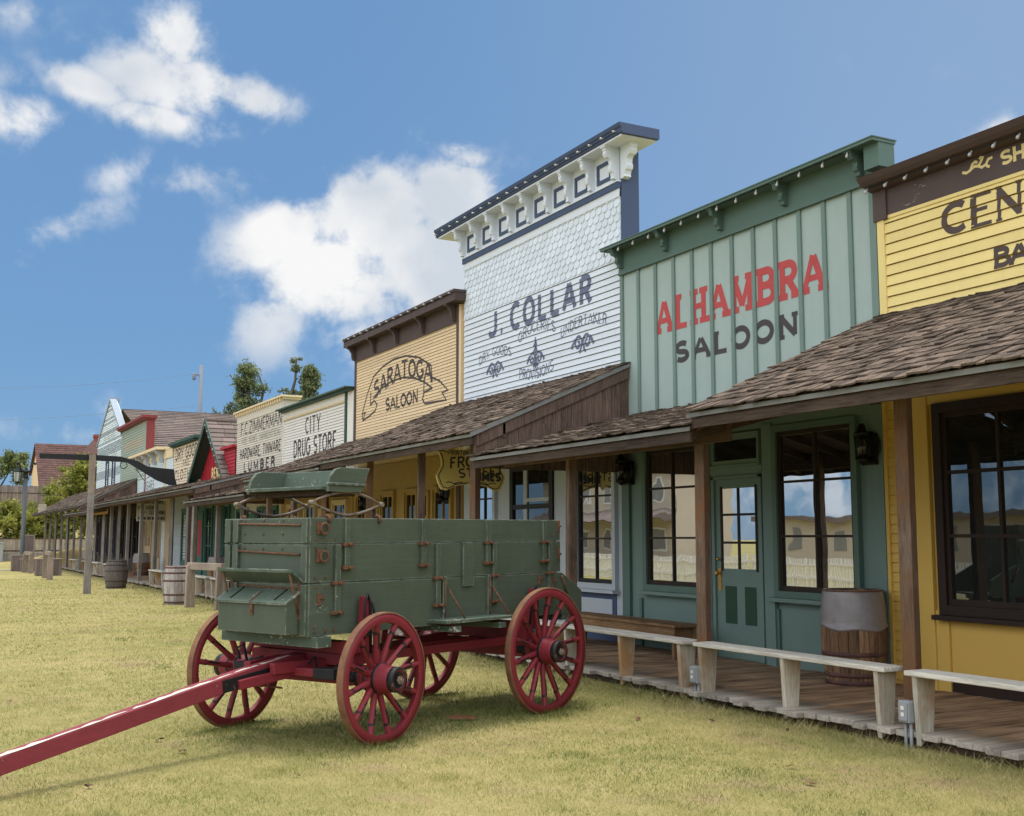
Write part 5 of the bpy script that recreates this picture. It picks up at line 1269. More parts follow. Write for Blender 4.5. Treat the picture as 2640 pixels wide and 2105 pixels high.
for i in range(len(pts)-2):
    (x0,z0),(x1,z1) = pts[i+1], pts[i+2]
    for q in range(14):
        a = x0+(x1-x0)*q/14; b = x0+(x1-x0)*(q+1)/14; za = z0+(z1-z0)*q/14 + hh[i+1]*(1-q/14)+hh[i+2]*(q/14)+.004; zb = z0+(z1-z0)*(q+1)/14 + hh[i+1]*(1-(q+1)/14)+hh[i+2]*((q+1)/14)+.004
        e = lambda xx: -.058+.010*(1+math.sin(xx*9)*math.sin(xx*3.1+1)); f_ = lambda xx: -.014+.018*math.sin(xx*7+2)*math.cos(xx*2.3)+.012*math.sin(xx*31)+.007*math.sin(xx*67)
        if math.sin(q*1.9+i*2.3)+.5*math.sin(q*4.7+i) < -1.2: continue
        m.add([(a,e(a),za),(b,e(b),zb),(b,f_(b),zb),(a,f_(a),za)], [(0,1,2,3)], rr())
m.xform(RF); part('peeled_paint', m, M['peel'], tg_)
m = MB(); m.beam((-.30,-.069,.575),(-1.0,-.066,.50),.006,.10); m.beam((-.30,.069,.575),(-1.0,.066,.50),.006,.10); fg('tongue_iron', m, 'black', .002)
m = MB()
for s_ in (-1,1): m.beam((-.28,s_*.16,.56),(-.85,s_*.075,.50),.05,.075)
fg('tongue_hound', m, 'wred')

# piece of bark on the grass
m = MB(); m.hexa([(-.13,-.02,.02),(.12,-.03,.02),(.13,.02,.02),(-.11,.025,.02),(-.12,-.015,.05),(.11,-.022,.045),(.12,.016,.04),(-.1,.02,.055)])
b = part('bark_piece', m, M['trunk']); b.location = (4.52, 9.6, 0); b.rotation_euler = (0,0,-.4); tag(b, 'small brown piece of bark lying on the grass between the near wheels', 'bark')
A_L = R(27.622)
# ------------------------------------------------------------------ things on the lawn further up the street
def hitch_rail(p, q, h, label):
    t = thing('hitching_rail', label, 'hitching rail', ((p[0]+q[0])/2, (p[1]+q[1])/2, 0), math.atan2(q[1]-p[1], q[0]-p[0]), 'hitching rails on the lawn')
    L = math.hypot(q[0]-p[0], q[1]-p[1])/2
    for s_ in (-1, 1):
        m = MB(); m.hexa([(s_*L-.05,-.12,0),(s_*L+.05,-.12,0),(s_*L+.05,.12,0),(s_*L-.05,.12,0),(s_*L-.05,-.10,h-.06),(s_*L+.05,-.10,h-.06),(s_*L+.05,.10,h-.06),(s_*L-.05,.10,h-.06)], rr()); part('post', m, M['rail'], t, bevel=.012)
    m = MB(); m.box(-L-.1,-.05,h-.17,L+.1,.05,h); part('rail', m, M['rail'], t, bevel=.012)
hitch_rail((6.0,28.2),(6.38,26.75), 1.06, 'grey hitching rail on the lawn beside the bleached barrel')
hitch_rail((4.99,51.4),(4.93,48.9), 1.12, 'grey hitching rail standing in front of the large wooden bin')
hitch_rail((4.9,59.9),(5.03,58.3), 1.0, 'grey hitching rail at the foot of the lamp post')
def crate(loc, w, d, h, label, rz=0):
    t = thing('wooden_bin', label, 'wooden bin', loc, rz)
    m = MB(); n = max(3, int(w/.13))
    for i in range(n): a = -w/2 + w*i/n; m.box(a, -d/2, .02, a+w/n-.006, -d/2+.02, h-.03, rr()); m.box(a, d/2-.02, .02, a+w/n-.006, d/2, h-.03, rr())
    n = max(3, int(d/.13))
    for i in range(n): a = -d/2 + .021 + (d-.042)*i/n; m.box(-w/2, a, .02, -w/2+.02, a+(d-.042)/n-.006, h-.03, rr()); m.box(w/2-.02, a, .02, w/2, a+(d-.042)/n-.006, h-.03, rr())
    part('boards', m, M['fence'], t)
    m = MB(); m.box(-w/2-.03,-d/2-.03,h-.03,w/2+.03,d/2+.03,h); part('lid', m, M['fence_low'], t, bevel=.01)
crate((4.72,62.4,0), .50, .6, .80, 'small brown wooden bin left of the lamp post')
crate((5.20,61.6,0), .75, .6, .62, 'low wooden bin behind the hitching rail at the lamp post')
crate((5.42,54.6,0), 1.05, .8, .74, 'large wooden bin behind the middle hitching rail')
t = thing('notice_board', 'tall brown wooden notice board standing behind the lamp post bins', 'notice board', (5.42, 64.9, 0))
m = MB(); m.box(-.25,-.03,.3,.25,.0,1.75); part('board', m, M['fence'], t)
m = MB()
for x in (-.27,.27): m.box(x-.04,-.05,0,x+.04,.03,1.8)
m.box(-.31,-.055,1.75,.31,.035,1.82); part('frame', m, M['rail'], t)

t = thing('rifle_sign', 'giant black wooden rifle silhouette mounted on a weathered lawn post', 'sign', (4.7, 36.24, 0))
m = MB(); m.hexa([(-.105,-.085,0),(.105,-.085,0),(.105,.085,0),(-.105,.085,0),(-.085,-.08,2.95),(.085,-.08,2.95),(.085,.08,2.95),(-.085,.08,2.95)], .4); part('post', m, M['postgrey'], t, bevel=.012)
m = MB(); m.box(-.09,-.075,2.955,.09,.06,4.13, -.5); part('upper_post', m, M['rail'], t, bevel=.008)
rif = [(3.22,4.14),(4.7,4.145),(5.5,4.12),(6.02,4.0),(6.33,3.835),(6.72,3.80),(7.13,3.77),(7.15,3.55),(7.23,3.28),(7.02,3.27),(6.6,3.42),(6.2,3.66),(5.73,3.94),(5.45,3.955),(4.83,3.97),(3.23,3.99)]
m = MB(); m.prism([(x-4.7, z) for x, z in rif], 'Y', .062, .115); part('rifle_board', m, M['gunblack'], t)
m = MB(); m.tube([(5.62+.10*math.cos(a)-4.7, .09, 3.86+.11*math.sin(a)) for a in np.linspace(0,2*PI,21)[:-1]], .012, 6, closed=True)
m.tube([(5.98-4.7,.09,3.76),(6.12-4.7,.09,3.58),(6.24-4.7,.09,3.40),(6.42-4.7,.09,3.55)], .012, 6); part('trigger_guard', m, M['black'], t)

t = thing('street_lamp', 'grey street lamp with two curved arms and one lantern', 'street lamp', (5.02, 63.4, 0))
m = MB(); m.lathe([(.14,0),(.14,.5),(.115,.6),(.10,4.7)], n=20); part('pole', m, M['lamppost'], t)
m = MB(); m.lathe([(.10,4.70),(.16,4.74),(.11,4.80),(.11,4.95),(.17,5.0),(.15,5.08),(.06,5.12),(.08,5.2),(.02,5.26)], n=20)
for s_ in (-1, 1):
    m.tube([(s_*.08,0,5.0),(s_*.2,0,5.06),(s_*.27,0,5.22),(s_*.30,0,5.40),(s_*.38,0,5.50),(s_*.46,0,5.46)], [.05,.045,.04,.04,.045,.03], 8); m.lathe([(.03,5.38),(.075,5.44),(.05,5.5)], (s_*.42,0,0), n=10)
part('arms', m, M['lantern'], t)
m = MB(); m.lathe([(.03,5.40),(.03,5.3),(.06,5.26),(.05,5.2),(.22,5.06),(.23,5.02),(.19,5.01)], (-.40,0,0), n=6); m.lathe([(.13,4.52),(.10,4.46),(.03,4.42)], (-.40,0,0), n=6)
for k in range(6): a = 2*PI*k/6; m.tube([(-.40+.19*math.cos(a), .19*math.sin(a), 5.02),(-.40+.13*math.cos(a), .13*math.sin(a), 4.5)], .014, 5)
ln = part('lantern', m, M['lantern'], t)
m = MB(); m.lathe([(.12,4.52),(.175,5.0)], (-.40,0,0), n=6, smooth=False); part('lantern_glass', m, M['lampglass'], ln)

t = thing('roof_board', 'small weathered board standing on the far end of the last porch roof', 'sign', (6.78, 73.0, 3.12))
m = MB(); m.box(-.22,-.02,0,.22,.02,.50); part('board', m, M['benchleg'], t, bevel=.02); m = MB(); m.box(-.18,.021,0,-.12,.05,.45); m.box(.12,.021,0,.18,.05,.45); part('batten', m, M['rail'], t)
lg = random.Random(4)
for k in range(14):
    r_ = lg.uniform(6.8, 13); a_ = A_L + lg.uniform(-.42, .30); x_, y_ = r_*math.sin(a_), r_*math.cos(a_)
    if x_ > 6.8: continue
    m = MB(); s_ = lg.uniform(.018,.04); vs = [(s_*math.cos(q)*(1.6 if q in (0,PI) else .8), s_*math.sin(q)*.8, .012+.008*math.sin(q*2+k)) for q in (0,PI/4,PI/2,3*PI/4,PI,5*PI/4,3*PI/2,7*PI/4)]
    m.add(vs + [(0,0,.022)], [(i,(i+1)%8,8) for i in range(8)], lg.uniform(-1,1)); o_ = part('dead_leaf', m, M['deadleaf'], recalc=False); o_.location = (x_,y_,.012); o_.rotation_euler = (lg.uniform(-.4,.4),lg.uniform(-.4,.4),lg.uniform(0,6)); tag(o_, 'small dry brown leaf lying on the lawn around the wagon', 'leaf', 'dry leaves on the lawn')
# fences, wall, far house
t = thing('privacy_fence', 'tall grey brown board fence along the top of the bank', 'fence', (4, 105, 3.3))
m = MB(); x = -14.0
while x < 18: w = rng.uniform(.26,.32); m.box(x, -.02, -.2, x+w-.012, .01, 2.75 + rng.uniform(-.05,.05) + .0*x, rr()); x += w
part('boards', m, M['fence'], t)
m = MB(); m.box(-14,-.06,.65,18,-.021,.73); m.box(-14,-.06,2.1,18,-.021,2.16); part('rails', m, M['rafter'], t)
t = thing('low_fence', 'low pale board fence on top of the concrete retaining wall', 'fence', (4, 88.3, .6))
m = MB(); x = -14.0
while x < 14: w = rng.uniform(.17,.21); m.box(x, -.02, .02, x+w-.02, .01, .98, rr()); x += w
part('boards', m, M['fence_low'], t)
m = MB(); m.box(-14,-.06,.12,14,-.021,.18); m.box(-14,-.06,.97,14,.03,1.05); part('rails', m, M['rafter'], t)
t = thing('retaining_wall', 'grey concrete retaining wall under the low board fence', 'retaining wall', (4, 88.0, 0))
m = MB(); x = -14
while x < 14: m.box(x, -.1, -.1, x+1.98, .25, .56, rr()); x += 2.0
part('wall', m, M['concrete'], t); m = MB(); m.box(-14,-.14,.561,14,.3,.62); part('coping', m, M['stone'], t)
t = thing('bin_box', 'grey box standing against the retaining wall at the left picture edge', 'box', (5.15, 87.2, 0))
m = MB(); m.box(-.5,-.4,0,.5,.4,1.25); part('case', m, M['elbox'], t, bevel=.03); m = MB(); m.box(-.55,-.45,1.251,.55,.45,1.33); part('lid', m, M['elbox'], t, bevel=.02)

t = thing('brown_house', 'distant house with maroon shingle roof and brick chimney beyond the tall fence', 'house', (13.2, 128, 4.2))
m = MB(); m.box(-2.0,-5.2,0,6.2,6,2.3); part('wall', m, M['hbeige'], t)
m = MB(); rows = 20
for i in range(rows):
    a, b = i/rows, (i+1)/rows+.01; x = -2.3
    while x < 4.6: w = rng.uniform(.25,.6); xx = min(x+w-.015, 4.6); m.hexa([(x,-5.8+6.6*a,2.4+4.85*a),(xx,-5.8+6.6*a,2.4+4.85*a),(xx,-5.8+6.6*b,2.4+4.85*b),(x,-5.8+6.6*b,2.4+4.85*b),(x,-5.82+6.6*a,2.46+4.85*a),(xx,-5.82+6.6*a,2.46+4.85*a),(xx,-5.8+6.6*b,2.42+4.85*b),(x,-5.8+6.6*b,2.42+4.85*b)], rr()); x += w
m.add([(-2.3,.8,7.26),(4.6,.8,7.26),(4.6,6.4,4.2),(-2.3,6.4,4.2)], [(0,1,2,3)]); rf = part('roof', m, M['maroon_shingle'], t)
m = MB(); m.prism([(-5.6,2.4),(.8,7.15),(6,4.3),(6,2.4)], 'X', -2.0, -1.9); part('gable', m, M['tan'], t)
m = MB(); z0 = 6.05
m.add([(2.0,-3.9,z0),(5.4,-3.9,z0),(5.4,-.5,z0),(2.0,-.5,z0),(3.1,-2.1,7.65)], [(0,1,4),(1,2,4),(2,3,4),(3,0,4),(3,2,1,0)]); m.box(2.0,-3.92,z0-.12,5.4,-.5,z0-.003); part('dormer_roof', m, M['maroon_shingle'], t)
m = MB(); m.box(2.2,-3.7,4.2,5.2,-.6,z0-.125); part('dormer', m, M['redtrim'], t)
window(t, (0,0,0), 0, 0, .1, 0, .1, M['ivory']) if False else None
m = MB(); m.box(2.4,-3.76,4.5,3.3,-3.702,5.85); wd = part('window', m, M['ivory'], t); m = MB(); m.box(2.5,-3.78,4.6,3.2,-3.765,5.75); part('pane', m, M['glassfar'], wd)
m = MB(); m.box(3.45,-.3,5.5,4.05,.3,8.1); m.box(3.38,-.37,8.1,4.12,.37,8.25); m.box(3.42,-.33,8.251,4.08,.33,8.4); part('chimney', m, M['brick'], rf)

t = thing('utility_pole', 'tall pale grey utility pole rising behind the long shingle roof', 'utility pole', (16.25, 75, 0))
m = MB(); m.lathe([(.17,0),(.13,12.9)], n=14); part('pole', m, M['galv'], t)
m = MB(); m.box(-.5,-.05,12.2,.1,.05,12.3); m.lathe([(.09,11.9),(.12,12.0),(.10,12.35),(.03,12.4)], (-.45,0,0), n=10); part('insulators', m, M['galv'], t)
for (xa, za), (xb, zb), sg in (((-.4,12.3),(-30,12.9),1.3),((-.2,10.2),(-32,9.2),.7)):
    m = MB(); m.tube([(xa+(xb-xa)*k/24, 14*k/24, za+(zb-za)*k/24 - sg*4*(k/24)*(1-k/24)) for k in range(25)], .009, 5); part('cable', m, M['galv'], t)

# ------------------------------------------------------------------ trees
def leaves(mb, clumps, n, size, seed):
    g = np.random.default_rng(seed); W = np.array([c[3]*c[4]*c[5] for c in clumps]); W = (W/W.sum())**.6; W /= W.sum(); tones = g.uniform(-.5,.5,len(clumps))
    idx = g.choice(len(clumps), n, p=W); loose = g.random(n) < .3
    for i in range(n):
        cx, cy, cz, rx, ry, rz = clumps[idx[i]]; k = 1.75 if loose[i] else 1.0
        d = g.normal(size=3); d /= np.linalg.norm(d); q = g.uniform(.1,1)**.45
        p = np.array([cx,cy,cz]) + d*q*k*np.array([rx,ry,rz])
        u = g.normal(size=3); u /= np.linalg.norm(u); v = np.cross(u, g.normal(size=3)); v /= np.linalg.norm(v)
        s = size*g.uniform(.55,1.35)
        pts = [p-u*s, p+v*s*.45-u*s*.1, p+u*s, p-v*s*.45-u*s*.1]
        mb.add([tuple(map(float,a)) for a in pts], [(0,1,2,3)], float(np.clip(tones[idx[i]]+g.uniform(-.6,.6)+.35*d[2],-1,1)))
def tree(loc, label, crown, trunk_pts, r0, mat, n, size, seed, limbs=(), cat='tree', name='tree', group=None):
    t = thing(name, label, cat, loc, 0, group)
    m = MB(); k = len(trunk_pts); m.tube(trunk_pts, [r0*(1-.7*i/(k-1)) for i in range(k)], 9)
    for l in limbs: m.tube(l, [r0*.45*(1-.75*i/(len(l)-1)) for i in range(len(l))], 6)
    part('trunk', m, M['bark'], t)
    m = MB(); leaves(m, crown, n, size, seed); part('crown', m, mat, t, recalc=False); return t
def clumpset(seed, base, n, jit, r):
    g = random.Random(seed); o = []
    for x, y, z, w, h in base:
        for _ in range(n): o.append((x+g.uniform(-w,w), y+g.uniform(-w,w), z+g.uniform(-h,h), r*g.uniform(.6,1.2), r*g.uniform(.6,1.2), r*g.uniform(.5,1)))
    return o
G_ = 'trees behind the shops'
tree((18.0,69.7,0), 'tall ragged green tree rising behind the cream hardware store', clumpset(1, [(0,0,8.9,1.0,.9),(.1,0,10.4,.7,.8),(-.2,0,11.6,.35,.6),(-.4,0,7.6,1.3,.8)], 19, 0, 0.42), [(0,0,0),(.1,0,6),(.1,0,9),(.0,0,11.5)], .3, M['leafA'], 8500, .105, 1, [[(.1,0,8),(.7,0,9.5),(1.0,0,10.8),(.6,0,11.9)],[(.1,0,9),(-.4,.1,10),(-.5,0,11.2)]], group=G_)
tree((16.4,71,0), 'low dark tree showing just above the end of the long roof', clumpset(2, [(-.6,0,8.7,.9,.4),(.6,0,8.9,.9,.6)], 17, 0, 0.33), [(0,0,0),(0,0,8.5)], .2, M['leafA'], 2300, .10, 2, [[(0,0,7.5),(-.6,0,9.0)]], group=G_)
tree((19.6,69,0), 'low bright green tree between the ragged tree and the thin tree', clumpset(3, [(-.3,0,8.9,.7,.6),(.5,0,9.2,.8,.5)], 19, 0, 0.40), [(0,0,0),(0,0,8.8)], .2, M['leafC'], 5200, .10, 3, group=G_)
tree((20.3,68.4,0), 'thin bare leaning tree with two small leaf tufts above the drug store', clumpset(4, [(-.45,0,10.4,.35,.35),(.3,0,12.4,.28,.4),(.55,0,10.3,.25,.5)], 13, 0, 0.15), [(0,0,0),(0,0,9.6),(.05,0,10.4),(.3,0,11.4),(.35,0,12.8)], .17, M['leafA'], 1000, .095, 4, [[(.02,0,10),(-.4,0,10.5),(-.6,0,10.9)],[(.05,0,10.3),(.5,0,10.6)]], group=G_)
tree((21.5,67.8,0), 'bushy cone shaped tree just left of the tan saloon', clumpset(5, [(.1,0,9.9,.8,.7),(-.1,0,11.0,.45,.6),(-.1,0,11.8,.2,.3)], 22, 0, 0.34), [(-.6,0,0),(-.5,0,9),(-.2,0,10.5),(.0,0,11.8)], .22, M['leafA'], 5200, .10, 5, [[(.2,0,9),(1.0,0,10.0),(1.35,0,10.4)]], group=G_)
tree((10.2,92,1.2), 'large yellow green leafy tree behind the end of the boardwalk', clumpset(6, [(0,0,1.6,2.6,.9),(.4,0,3.4,1.9,.9),(1.0,0,4.9,1.2,.8),(-1.4,-.3,1.6,1.4,1.0),(1.6,0,6.0,.7,.5),(2.2,0,3,.9,2.0)], 24, 0, 0.46), [(.5,0,0),(.5,0,1.5),(.8,0,4)], .2, M['leafB'], 15000, .15, 6, [[(.5,0,.6),(-1.2,0,1.6),(-2,0,2.2)],[(.6,0,1),(1.6,.2,2.5),(2,0,4)]])
tree((5.4,93,.9), 'yellow green shrub at the left picture edge in front of the tall fence', clumpset(7, [(0,0,1.2,2.4,.9),(1.6,0,2.4,1.2,.9),(-1.5,0,1.8,1.3,1.0),(3.2,-.6,1.3,1.3,.9)], 24, 0, 0.47), [(0,0,0),(.1,0,1.4)], .14, M['leafB'], 10500, .15, 7, [[(0,0,.3),(1.2,0,1.8)],[(0,0,.4),(-1.2,0,1.5)]], cat='shrub', name='shrub')
tree((8.0,138,4.5), 'grey green tree beyond the tall fence left of the maroon roof', clumpset(8, [(0,0,4.4,2.6,1.6),(1.6,0,5.2,1.4,1.2),(-2.4,0,3.6,1.4,.8)], 24, 0, 0.56), [(0,0,0),(0,0,4)], .3, M['leafC'], 5200, .2, 8, [[(0,0,2),(1.5,0,5)]])
tree((17.2,118,5), 'leafy tree between the maroon house and the blue white gable', clumpset(9, [(0,0,5.0,.9,1.2),(.3,0,7.6,.5,.8)], 22, 0, 0.34), [(0,0,0),(0,0,5)], .2, M['leafB'], 2200, .18, 9)

# ------------------------------------------------------------------ across the street (seen in the window reflections)
t = thing('beige_house', 'beige clapboard house across the street seen mirrored in the shop windows', 'house', (-30, 77.6, 0))
m = MB(); m.box(-5,-10,0,-.04,9,6.6); part('wall_core', m, M['hbeige'], t)
m = MB(); siding(m, 0, -10, 9, 0, 6.6, .16, .012, .02, sgn=1); part('clapboard', m, M['hbeige'], t)
m = MB(); m.prism([(.5,6.55),(-2.5,9.4),(-5.5,6.55)], 'Y', -10.5, 9.5); part('roof', m, M['fence'], t)
m = MB(); m.prism([(2.2,3.0),(.0,3.8),(.0,3.0)], 'Y', -10.2, 9.2); part('porch_roof', m, M['fence'], t)
for y in (-8,-4.5,-1,2.5,6.5):
    for z in (.9,4.4):
        m = MB(); m.box(.0,y-.6,z-.1,.06,y+.6,z+1.6); w_ = part('window', m, M['ivory'], t); m = MB(); m.box(.061,y-.45,z,.07,y+.45,z+1.45); part('pane', m, M['concrete'], w_)
t = thing('tan_store', 'low beige store across the street seen mirrored in the saloon window', 'shop building', (-30, 49, 0))
m = MB(); m.box(-6,-11,0,0,9,2.7); part('wall', m, M['hbeige'], t); m = MB(); m.box(-6.2,-11.2,2.7,.5,9.2,3.0); part('roof', m, M['fence'], t)
for y in (-6,-2,2,6): m = MB(); m.box(0,y-.6,.9,.05,y+.6,2.2); part('window', m, M['concrete'], t)
t = thing('picket_fence', 'white picket fence across the street seen mirrored in the saloon window', 'fence', (-7, 48, 0))
m = MB(); y = -40.0
while y < -1: m.box(0,y,.05,.02,y+.08,1.0); y += .14
part('pickets', m, M['ivory'], t); m = MB(); m.box(.021,-40,.3,.05,-1,.37); m.box(.021,-40,.75,.05,-1,.82); part('rails', m, M['ivory'], t)

# ------------------------------------------------------------------ grass blades (one stuff object)
cam_loc = np.array([0,0,1.65]); A_H = R(27.622)
g = np.random.default_rng(3)
def grass_mesh():
    N = 520000
    ang = g.uniform(-.52, .50, N); dd = 4.6*(46/4.6)**(g.uniform(0,1,N)**1.25)
    a = A_H + ang; x = dd/np.cos(ang)*np.sin(a); y = dd/np.cos(ang)*np.cos(a)
    ok = x < 7.02 + 0*y; x, y, dd = x[ok], y[ok], dd[ok]; n = len(x)
    cl = (np.sin(x*2.1+1.3*np.sin(y*1.7)) + np.sin(y*2.7+1.1*np.sin(x*2.3)) + .7*np.sin(x*7+y*5) + .6*np.sin(x*11.3-y*9.1))/3.3
    h = g.uniform(.012,.030,n)*(1+.35*cl)*(1+.012*dd); w = np.clip(.00045*dd, .0026, .02)*g.uniform(.7,1.4,n)
    edge = np.exp(-((x-6.95)/.14)**2); h *= (1+2.6*edge*g.uniform(.2,1.4,n))
    for wx_, wy_ in ((3.3,8.73),(5.3,9.55),(2.5,10.2),(4.95,11.13)): h *= 1 + 1.1*np.exp(-(((x-wx_)**2+(y-wy_)**2)/.10))
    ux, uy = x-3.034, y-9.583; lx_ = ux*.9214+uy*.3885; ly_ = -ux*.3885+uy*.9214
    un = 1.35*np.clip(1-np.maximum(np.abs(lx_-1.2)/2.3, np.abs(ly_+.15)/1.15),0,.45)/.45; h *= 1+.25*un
    for q in range(150):
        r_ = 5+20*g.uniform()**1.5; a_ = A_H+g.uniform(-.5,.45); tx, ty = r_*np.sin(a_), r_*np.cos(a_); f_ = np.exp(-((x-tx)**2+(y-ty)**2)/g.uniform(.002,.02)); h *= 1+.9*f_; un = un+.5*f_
    th = g.uniform(0,2*np.pi,n); lx = g.normal(0,.8,n)*h; ly = g.normal(0,.8,n)*h
    V = np.empty((n*3,3)); 
    V[0::3] = np.stack([x-np.cos(th)*w/2, y-np.sin(th)*w/2, np.full(n,-.002)],1); V[1::3] = np.stack([x+np.cos(th)*w/2, y+np.sin(th)*w/2, np.full(n,-.002)],1); V[2::3] = np.stack([x+lx, y+ly, h],1)
    me = bpy.data.meshes.new('grass'); me.vertices.add(n*3); me.vertices.foreach_set('co', V.ravel().astype(np.float32))
    me.loops.add(n*3); me.loops.foreach_set('vertex_index', np.arange(n*3,dtype=np.int32)); me.polygons.add(n); me.polygons.foreach_set('loop_start', np.arange(0,n*3,3,dtype=np.int32))
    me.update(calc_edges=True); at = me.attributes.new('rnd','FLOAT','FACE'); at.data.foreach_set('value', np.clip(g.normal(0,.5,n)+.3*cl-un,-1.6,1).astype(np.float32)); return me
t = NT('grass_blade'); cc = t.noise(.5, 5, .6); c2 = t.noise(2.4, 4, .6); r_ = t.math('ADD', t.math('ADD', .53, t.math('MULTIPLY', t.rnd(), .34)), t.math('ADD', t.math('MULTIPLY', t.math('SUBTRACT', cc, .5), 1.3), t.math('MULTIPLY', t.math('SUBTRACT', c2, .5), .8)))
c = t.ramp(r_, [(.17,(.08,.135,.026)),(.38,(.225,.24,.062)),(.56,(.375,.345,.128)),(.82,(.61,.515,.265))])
t.base(c); t.b.inputs['Roughness'].default_value = .7; t.b.inputs['Specular IOR Level'].default_value = .2
tr = t.n('ShaderNodeBsdfTranslucent'); t.l(c, tr.inputs[0]); mx = t.n('ShaderNodeMixShader'); mx.inputs[0].default_value = .35
t.l(t.b.outputs[0], mx.inputs[1]); t.l(tr.outputs[0], mx.inputs[2]); t.l(mx.outputs[0], t.out.inputs[0])
M['blade'] = t.m
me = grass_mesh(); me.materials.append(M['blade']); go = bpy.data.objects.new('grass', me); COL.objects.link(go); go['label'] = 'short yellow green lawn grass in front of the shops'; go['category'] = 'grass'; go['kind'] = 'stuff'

# ------------------------------------------------------------------ sky, sun, camera
SUN_EL, SUN_AZ = R(77), R(8)          # azimuth clockwise from +y: high behind the shops
sd = Vector((math.cos(SUN_EL)*math.sin(SUN_AZ), math.cos(SUN_EL)*math.cos(SUN_AZ), math.sin(SUN_EL)))
wd = bpy.data.worlds.new('World'); scene.world = wd; wd.use_nodes = True; nt = wd.node_tree; nt.nodes.clear()
def N(t, **k):
    x = nt.nodes.new(t)
    for a, v in k.items(): setattr(x, a, v)
    return x
def LK(a, b): nt.links.new(a, b)
def mth(op, a, b=0.0, clamp=False):
    x = N('ShaderNodeMath', operation=op); x.use_clamp = clamp
    for v, i in ((a,0),(b,1)):
        if hasattr(v, 'is_output'): LK(v, x.inputs[i])
        else: x.inputs[i].default_value = v
    return x.outputs[0]
out = N('ShaderNodeOutputWorld'); bg = N('ShaderNodeBackground'); LK(bg.outputs[0], out.inputs[0])
sky = N('ShaderNodeTexSky'); sky.sky_type = 'NISHITA'; sky.sun_disc = False; sky.sun_elevation = SUN_EL; sky.sun_rotation = SUN_AZ
sky.air_density = 1.0; sky.dust_density = .4; sky.ozone_density = 2.2; sky.altitude = 600
tc = N('ShaderNodeTexCoord'); sp = N('ShaderNodeSeparateXYZ'); LK(tc.outputs['Generated'], sp.inputs[0])
az = mth('ARCTAN2', sp.outputs[0], sp.outputs[1]); el = mth('ARCSINE', sp.outputs[2])
def NZ(sc, det, ro, di=0.0):
    x = N('ShaderNodeTexNoise'); x.inputs['Scale'].default_value = sc; x.inputs['Detail'].default_value = det; x.inputs['Roughness'].default_value = ro; x.inputs['Distortion'].default_value = di
    LK(tc.outputs['Generated'], x.inputs['Vector']); return x.outputs['Fac']
# clouds: (azimuth, elevation, half-width, half-height, tilt, density), all in degrees of sky
CL = [(10.6,23.3,1.7,1.9,0,1.1),(10.2,21.6,3.6,1.6,0,1.2),(14.0,21.3,2.6,1.05,-15,1.1),(6.6,20.9,2.4,.95,-10,1.0),(9.6,19.9,2.8,.9,-8,.95),(3.4,19.2,2.0,1.1,0,.95),(3,23.6,1.9,.9,0,.6),(13.2,19.4,2.6,.9,10,.6),
      (8,17,2.0,1.0,35,.56),(12.5,17.3,3.4,1.0,5,.62),(5.4,14.4,3.8,1.2,28,.62),(3,20.8,1.8,.8,0,.5),
      (20.5,16.2,3.7,2.3,18,1.35),(24.6,17.0,2.8,1.9,0,1.35),(15.8,14.7,2.9,1.7,25,1.25),(18.5,13.0,4.3,2.5,0,1.25),(24,13.6,4.8,3.0,0,1.3),(25.2,18.9,1.5,.8,-20,.95),(15.6,10.6,2.9,2.0,40,.74),(20.8,10.0,3.2,2.0,0,.70),(27,14,3,3,0,1.1),
      (6,4.8,2.8,.9,0,.5),(8.,6.2,1.0,1.1,0,.42),(51.5,18.2,1.9,1.3,35,.7),(44.6,18.2,1.2,.6,20,.5),
      (-45,22,22,20,0,1.2),(-90,22,35,20,0,1.2),(-145,25,35,22,0,1.2),(150,25,35,22,0,1.2),(100,22,26,18,0,1.1)]  # last row: cloud banks outside the view, added as broad fill light
acc = None
for a0, e0, hw_, hh_, tl_, dn in CL:
    ca, sa = math.cos(R(tl_)), math.sin(R(tl_)); k = math.cos(R(min(e0,75)))
    du = mth('MULTIPLY', mth('SUBTRACT', az, R(a0 if a0 <= 180 else a0-360)), k); dv = mth('SUBTRACT', el, R(e0))
    u = mth('DIVIDE', mth('ADD', mth('MULTIPLY', du, ca), mth('MULTIPLY', dv, sa)), R(hw_)*1.0); v = mth('DIVIDE', mth('SUBTRACT', mth('MULTIPLY', dv, ca), mth('MULTIPLY', du, sa)), R(hh_)*1.0)
    d2 = mth('ADD', mth('MULTIPLY', u, u), mth('MULTIPLY', v, v)); f = mth('MULTIPLY', mth('EXPONENT', mth('MULTIPLY', d2, -.9)), dn)
    acc = f if acc is None else mth('MAXIMUM', acc, f)
ov = N('ShaderNodeMapRange'); ov.interpolation_type = 'SMOOTHSTEP'; LK(el, ov.inputs['Value']); ov.inputs['From Min'].default_value = R(34); ov.inputs['From Max'].default_value = R(54); ov.inputs['To Max'].default_value = 1.0
acc = mth('MAXIMUM', acc, ov.outputs[0])
n1 = mth('SUBTRACT', NZ(17.0, 10, .60, .2), .5); n2 = mth('SUBTRACT', NZ(48.0, 8, .6), .5)
fld = mth('ADD', mth('SUBTRACT', mth('MULTIPLY', acc, 1.25), .40), mth('ADD', mth('MULTIPLY', n1, 3.0), mth('MULTIPLY', n2, 1.0)))
ms = N('ShaderNodeMapRange'); ms.interpolation_type = 'SMOOTHSTEP'; LK(fld, ms.inputs['Value']); ms.inputs['From Min'].default_value = -.16; ms.inputs['From Max'].default_value = .76
alpha = mth('MULTIPLY', ms.outputs[0], mth('MINIMUM', mth('MULTIPLY', acc, 1.25), 1.0))
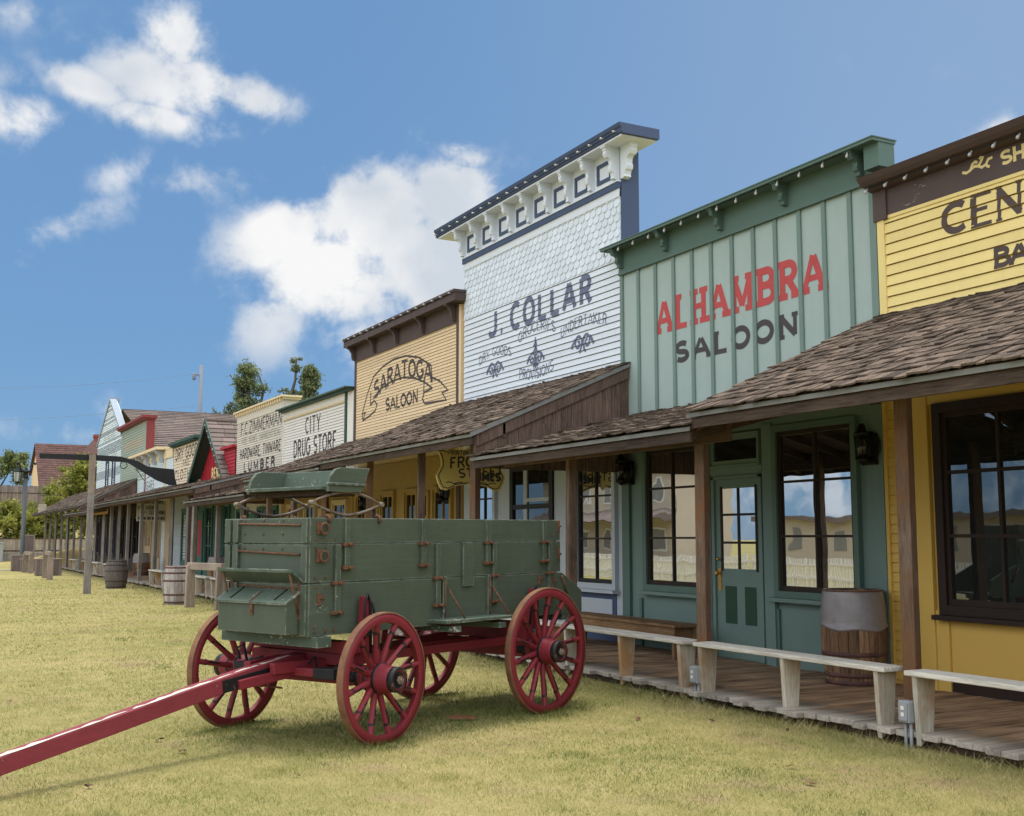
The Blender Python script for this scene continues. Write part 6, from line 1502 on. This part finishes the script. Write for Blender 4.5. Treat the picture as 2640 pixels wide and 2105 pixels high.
nc = N('ShaderNodeTexNoise'); nc.inputs['Scale'].default_value = 9.0; nc.inputs['Detail'].default_value = 6; LK(tc.outputs['Generated'], nc.inputs['Vector'])
cr = N('ShaderNodeValToRGB'); e = cr.color_ramp.elements; e[0].position = .38; e[0].color = (.66,.72,.80,1); e[1].position = .62; e[1].color = (1,1,1,1); LK(nc.outputs['Fac'], cr.inputs[0])
cs = N('ShaderNodeVectorMath', operation='SCALE'); LK(cr.outputs[0], cs.inputs[0])
bk = N('ShaderNodeMapRange'); bk.interpolation_type = 'SMOOTHSTEP'; LK(mth('COSINE', mth('SUBTRACT', az, A_H)), bk.inputs['Value']); bk.inputs['From Min'].default_value = .45; bk.inputs['From Max'].default_value = -.1
LK(mth('ADD', 4.7, mth('MULTIPLY', mth('MAXIMUM', ov.outputs[0], bk.outputs[0]), 8.2)), cs.inputs['Scale'])  # unseen overhead and rear clouds boosted above the visible ones to brighten the facades
tint = N('ShaderNodeMix', data_type='RGBA', blend_type='MULTIPLY'); tint.inputs[0].default_value = 1.0; tint.inputs[7].default_value = (.35,.44,.50,1); LK(sky.outputs[0], tint.inputs[6])
fb = N('ShaderNodeMix', data_type='RGBA'); fb.inputs[0].default_value = .72; fb.inputs[7].default_value = (.86,1.74,3.1,1); LK(tint.outputs[2], fb.inputs[6])
hm = N('ShaderNodeMapRange'); hm.interpolation_type = 'SMOOTHSTEP'; LK(az, hm.inputs['Value']); hm.inputs['From Min'].default_value = R(14); hm.inputs['From Max'].default_value = R(56); hm.inputs['To Max'].default_value = .16
hz = N('ShaderNodeMix', data_type='RGBA'); LK(hm.outputs[0], hz.inputs[0]); LK(fb.outputs[2], hz.inputs[6]); hz.inputs[7].default_value = (4.2,4.4,4.6,1)
mx = N('ShaderNodeMix', data_type='RGBA'); LK(alpha, mx.inputs[0]); LK(hz.outputs[2], mx.inputs[6]); LK(cs.outputs[0], mx.inputs[7])
LK(mx.outputs[2], bg.inputs[0]); bg.inputs['Strength'].default_value = .10

sl = bpy.data.lights.new('sun', 'SUN'); sl.energy = 1.3; sl.angle = R(17); sl.color = (1.0,.95,.87)
so = bpy.data.objects.new('sun', sl); COL.objects.link(so); so.rotation_mode = 'QUATERNION'; so.rotation_quaternion = Vector((0,0,1)).rotation_difference(sd); so.location = (0,0,30)

cd = bpy.data.cameras.new('camera'); cam = bpy.data.objects.new('camera', cd); COL.objects.link(cam); scene.camera = cam
cam.location = (0,0,1.65); cam.rotation_euler = (R(90+6.5013), 0, -A_H); cd.sensor_width = 36; cd.lens = 40.074; cd.clip_end = 2000; cd.clip_start = .05
scene.view_settings.view_transform = 'Standard'; scene.view_settings.look = 'None'; scene.view_settings.exposure = 1.0; scene.view_settings.gamma = 1.0
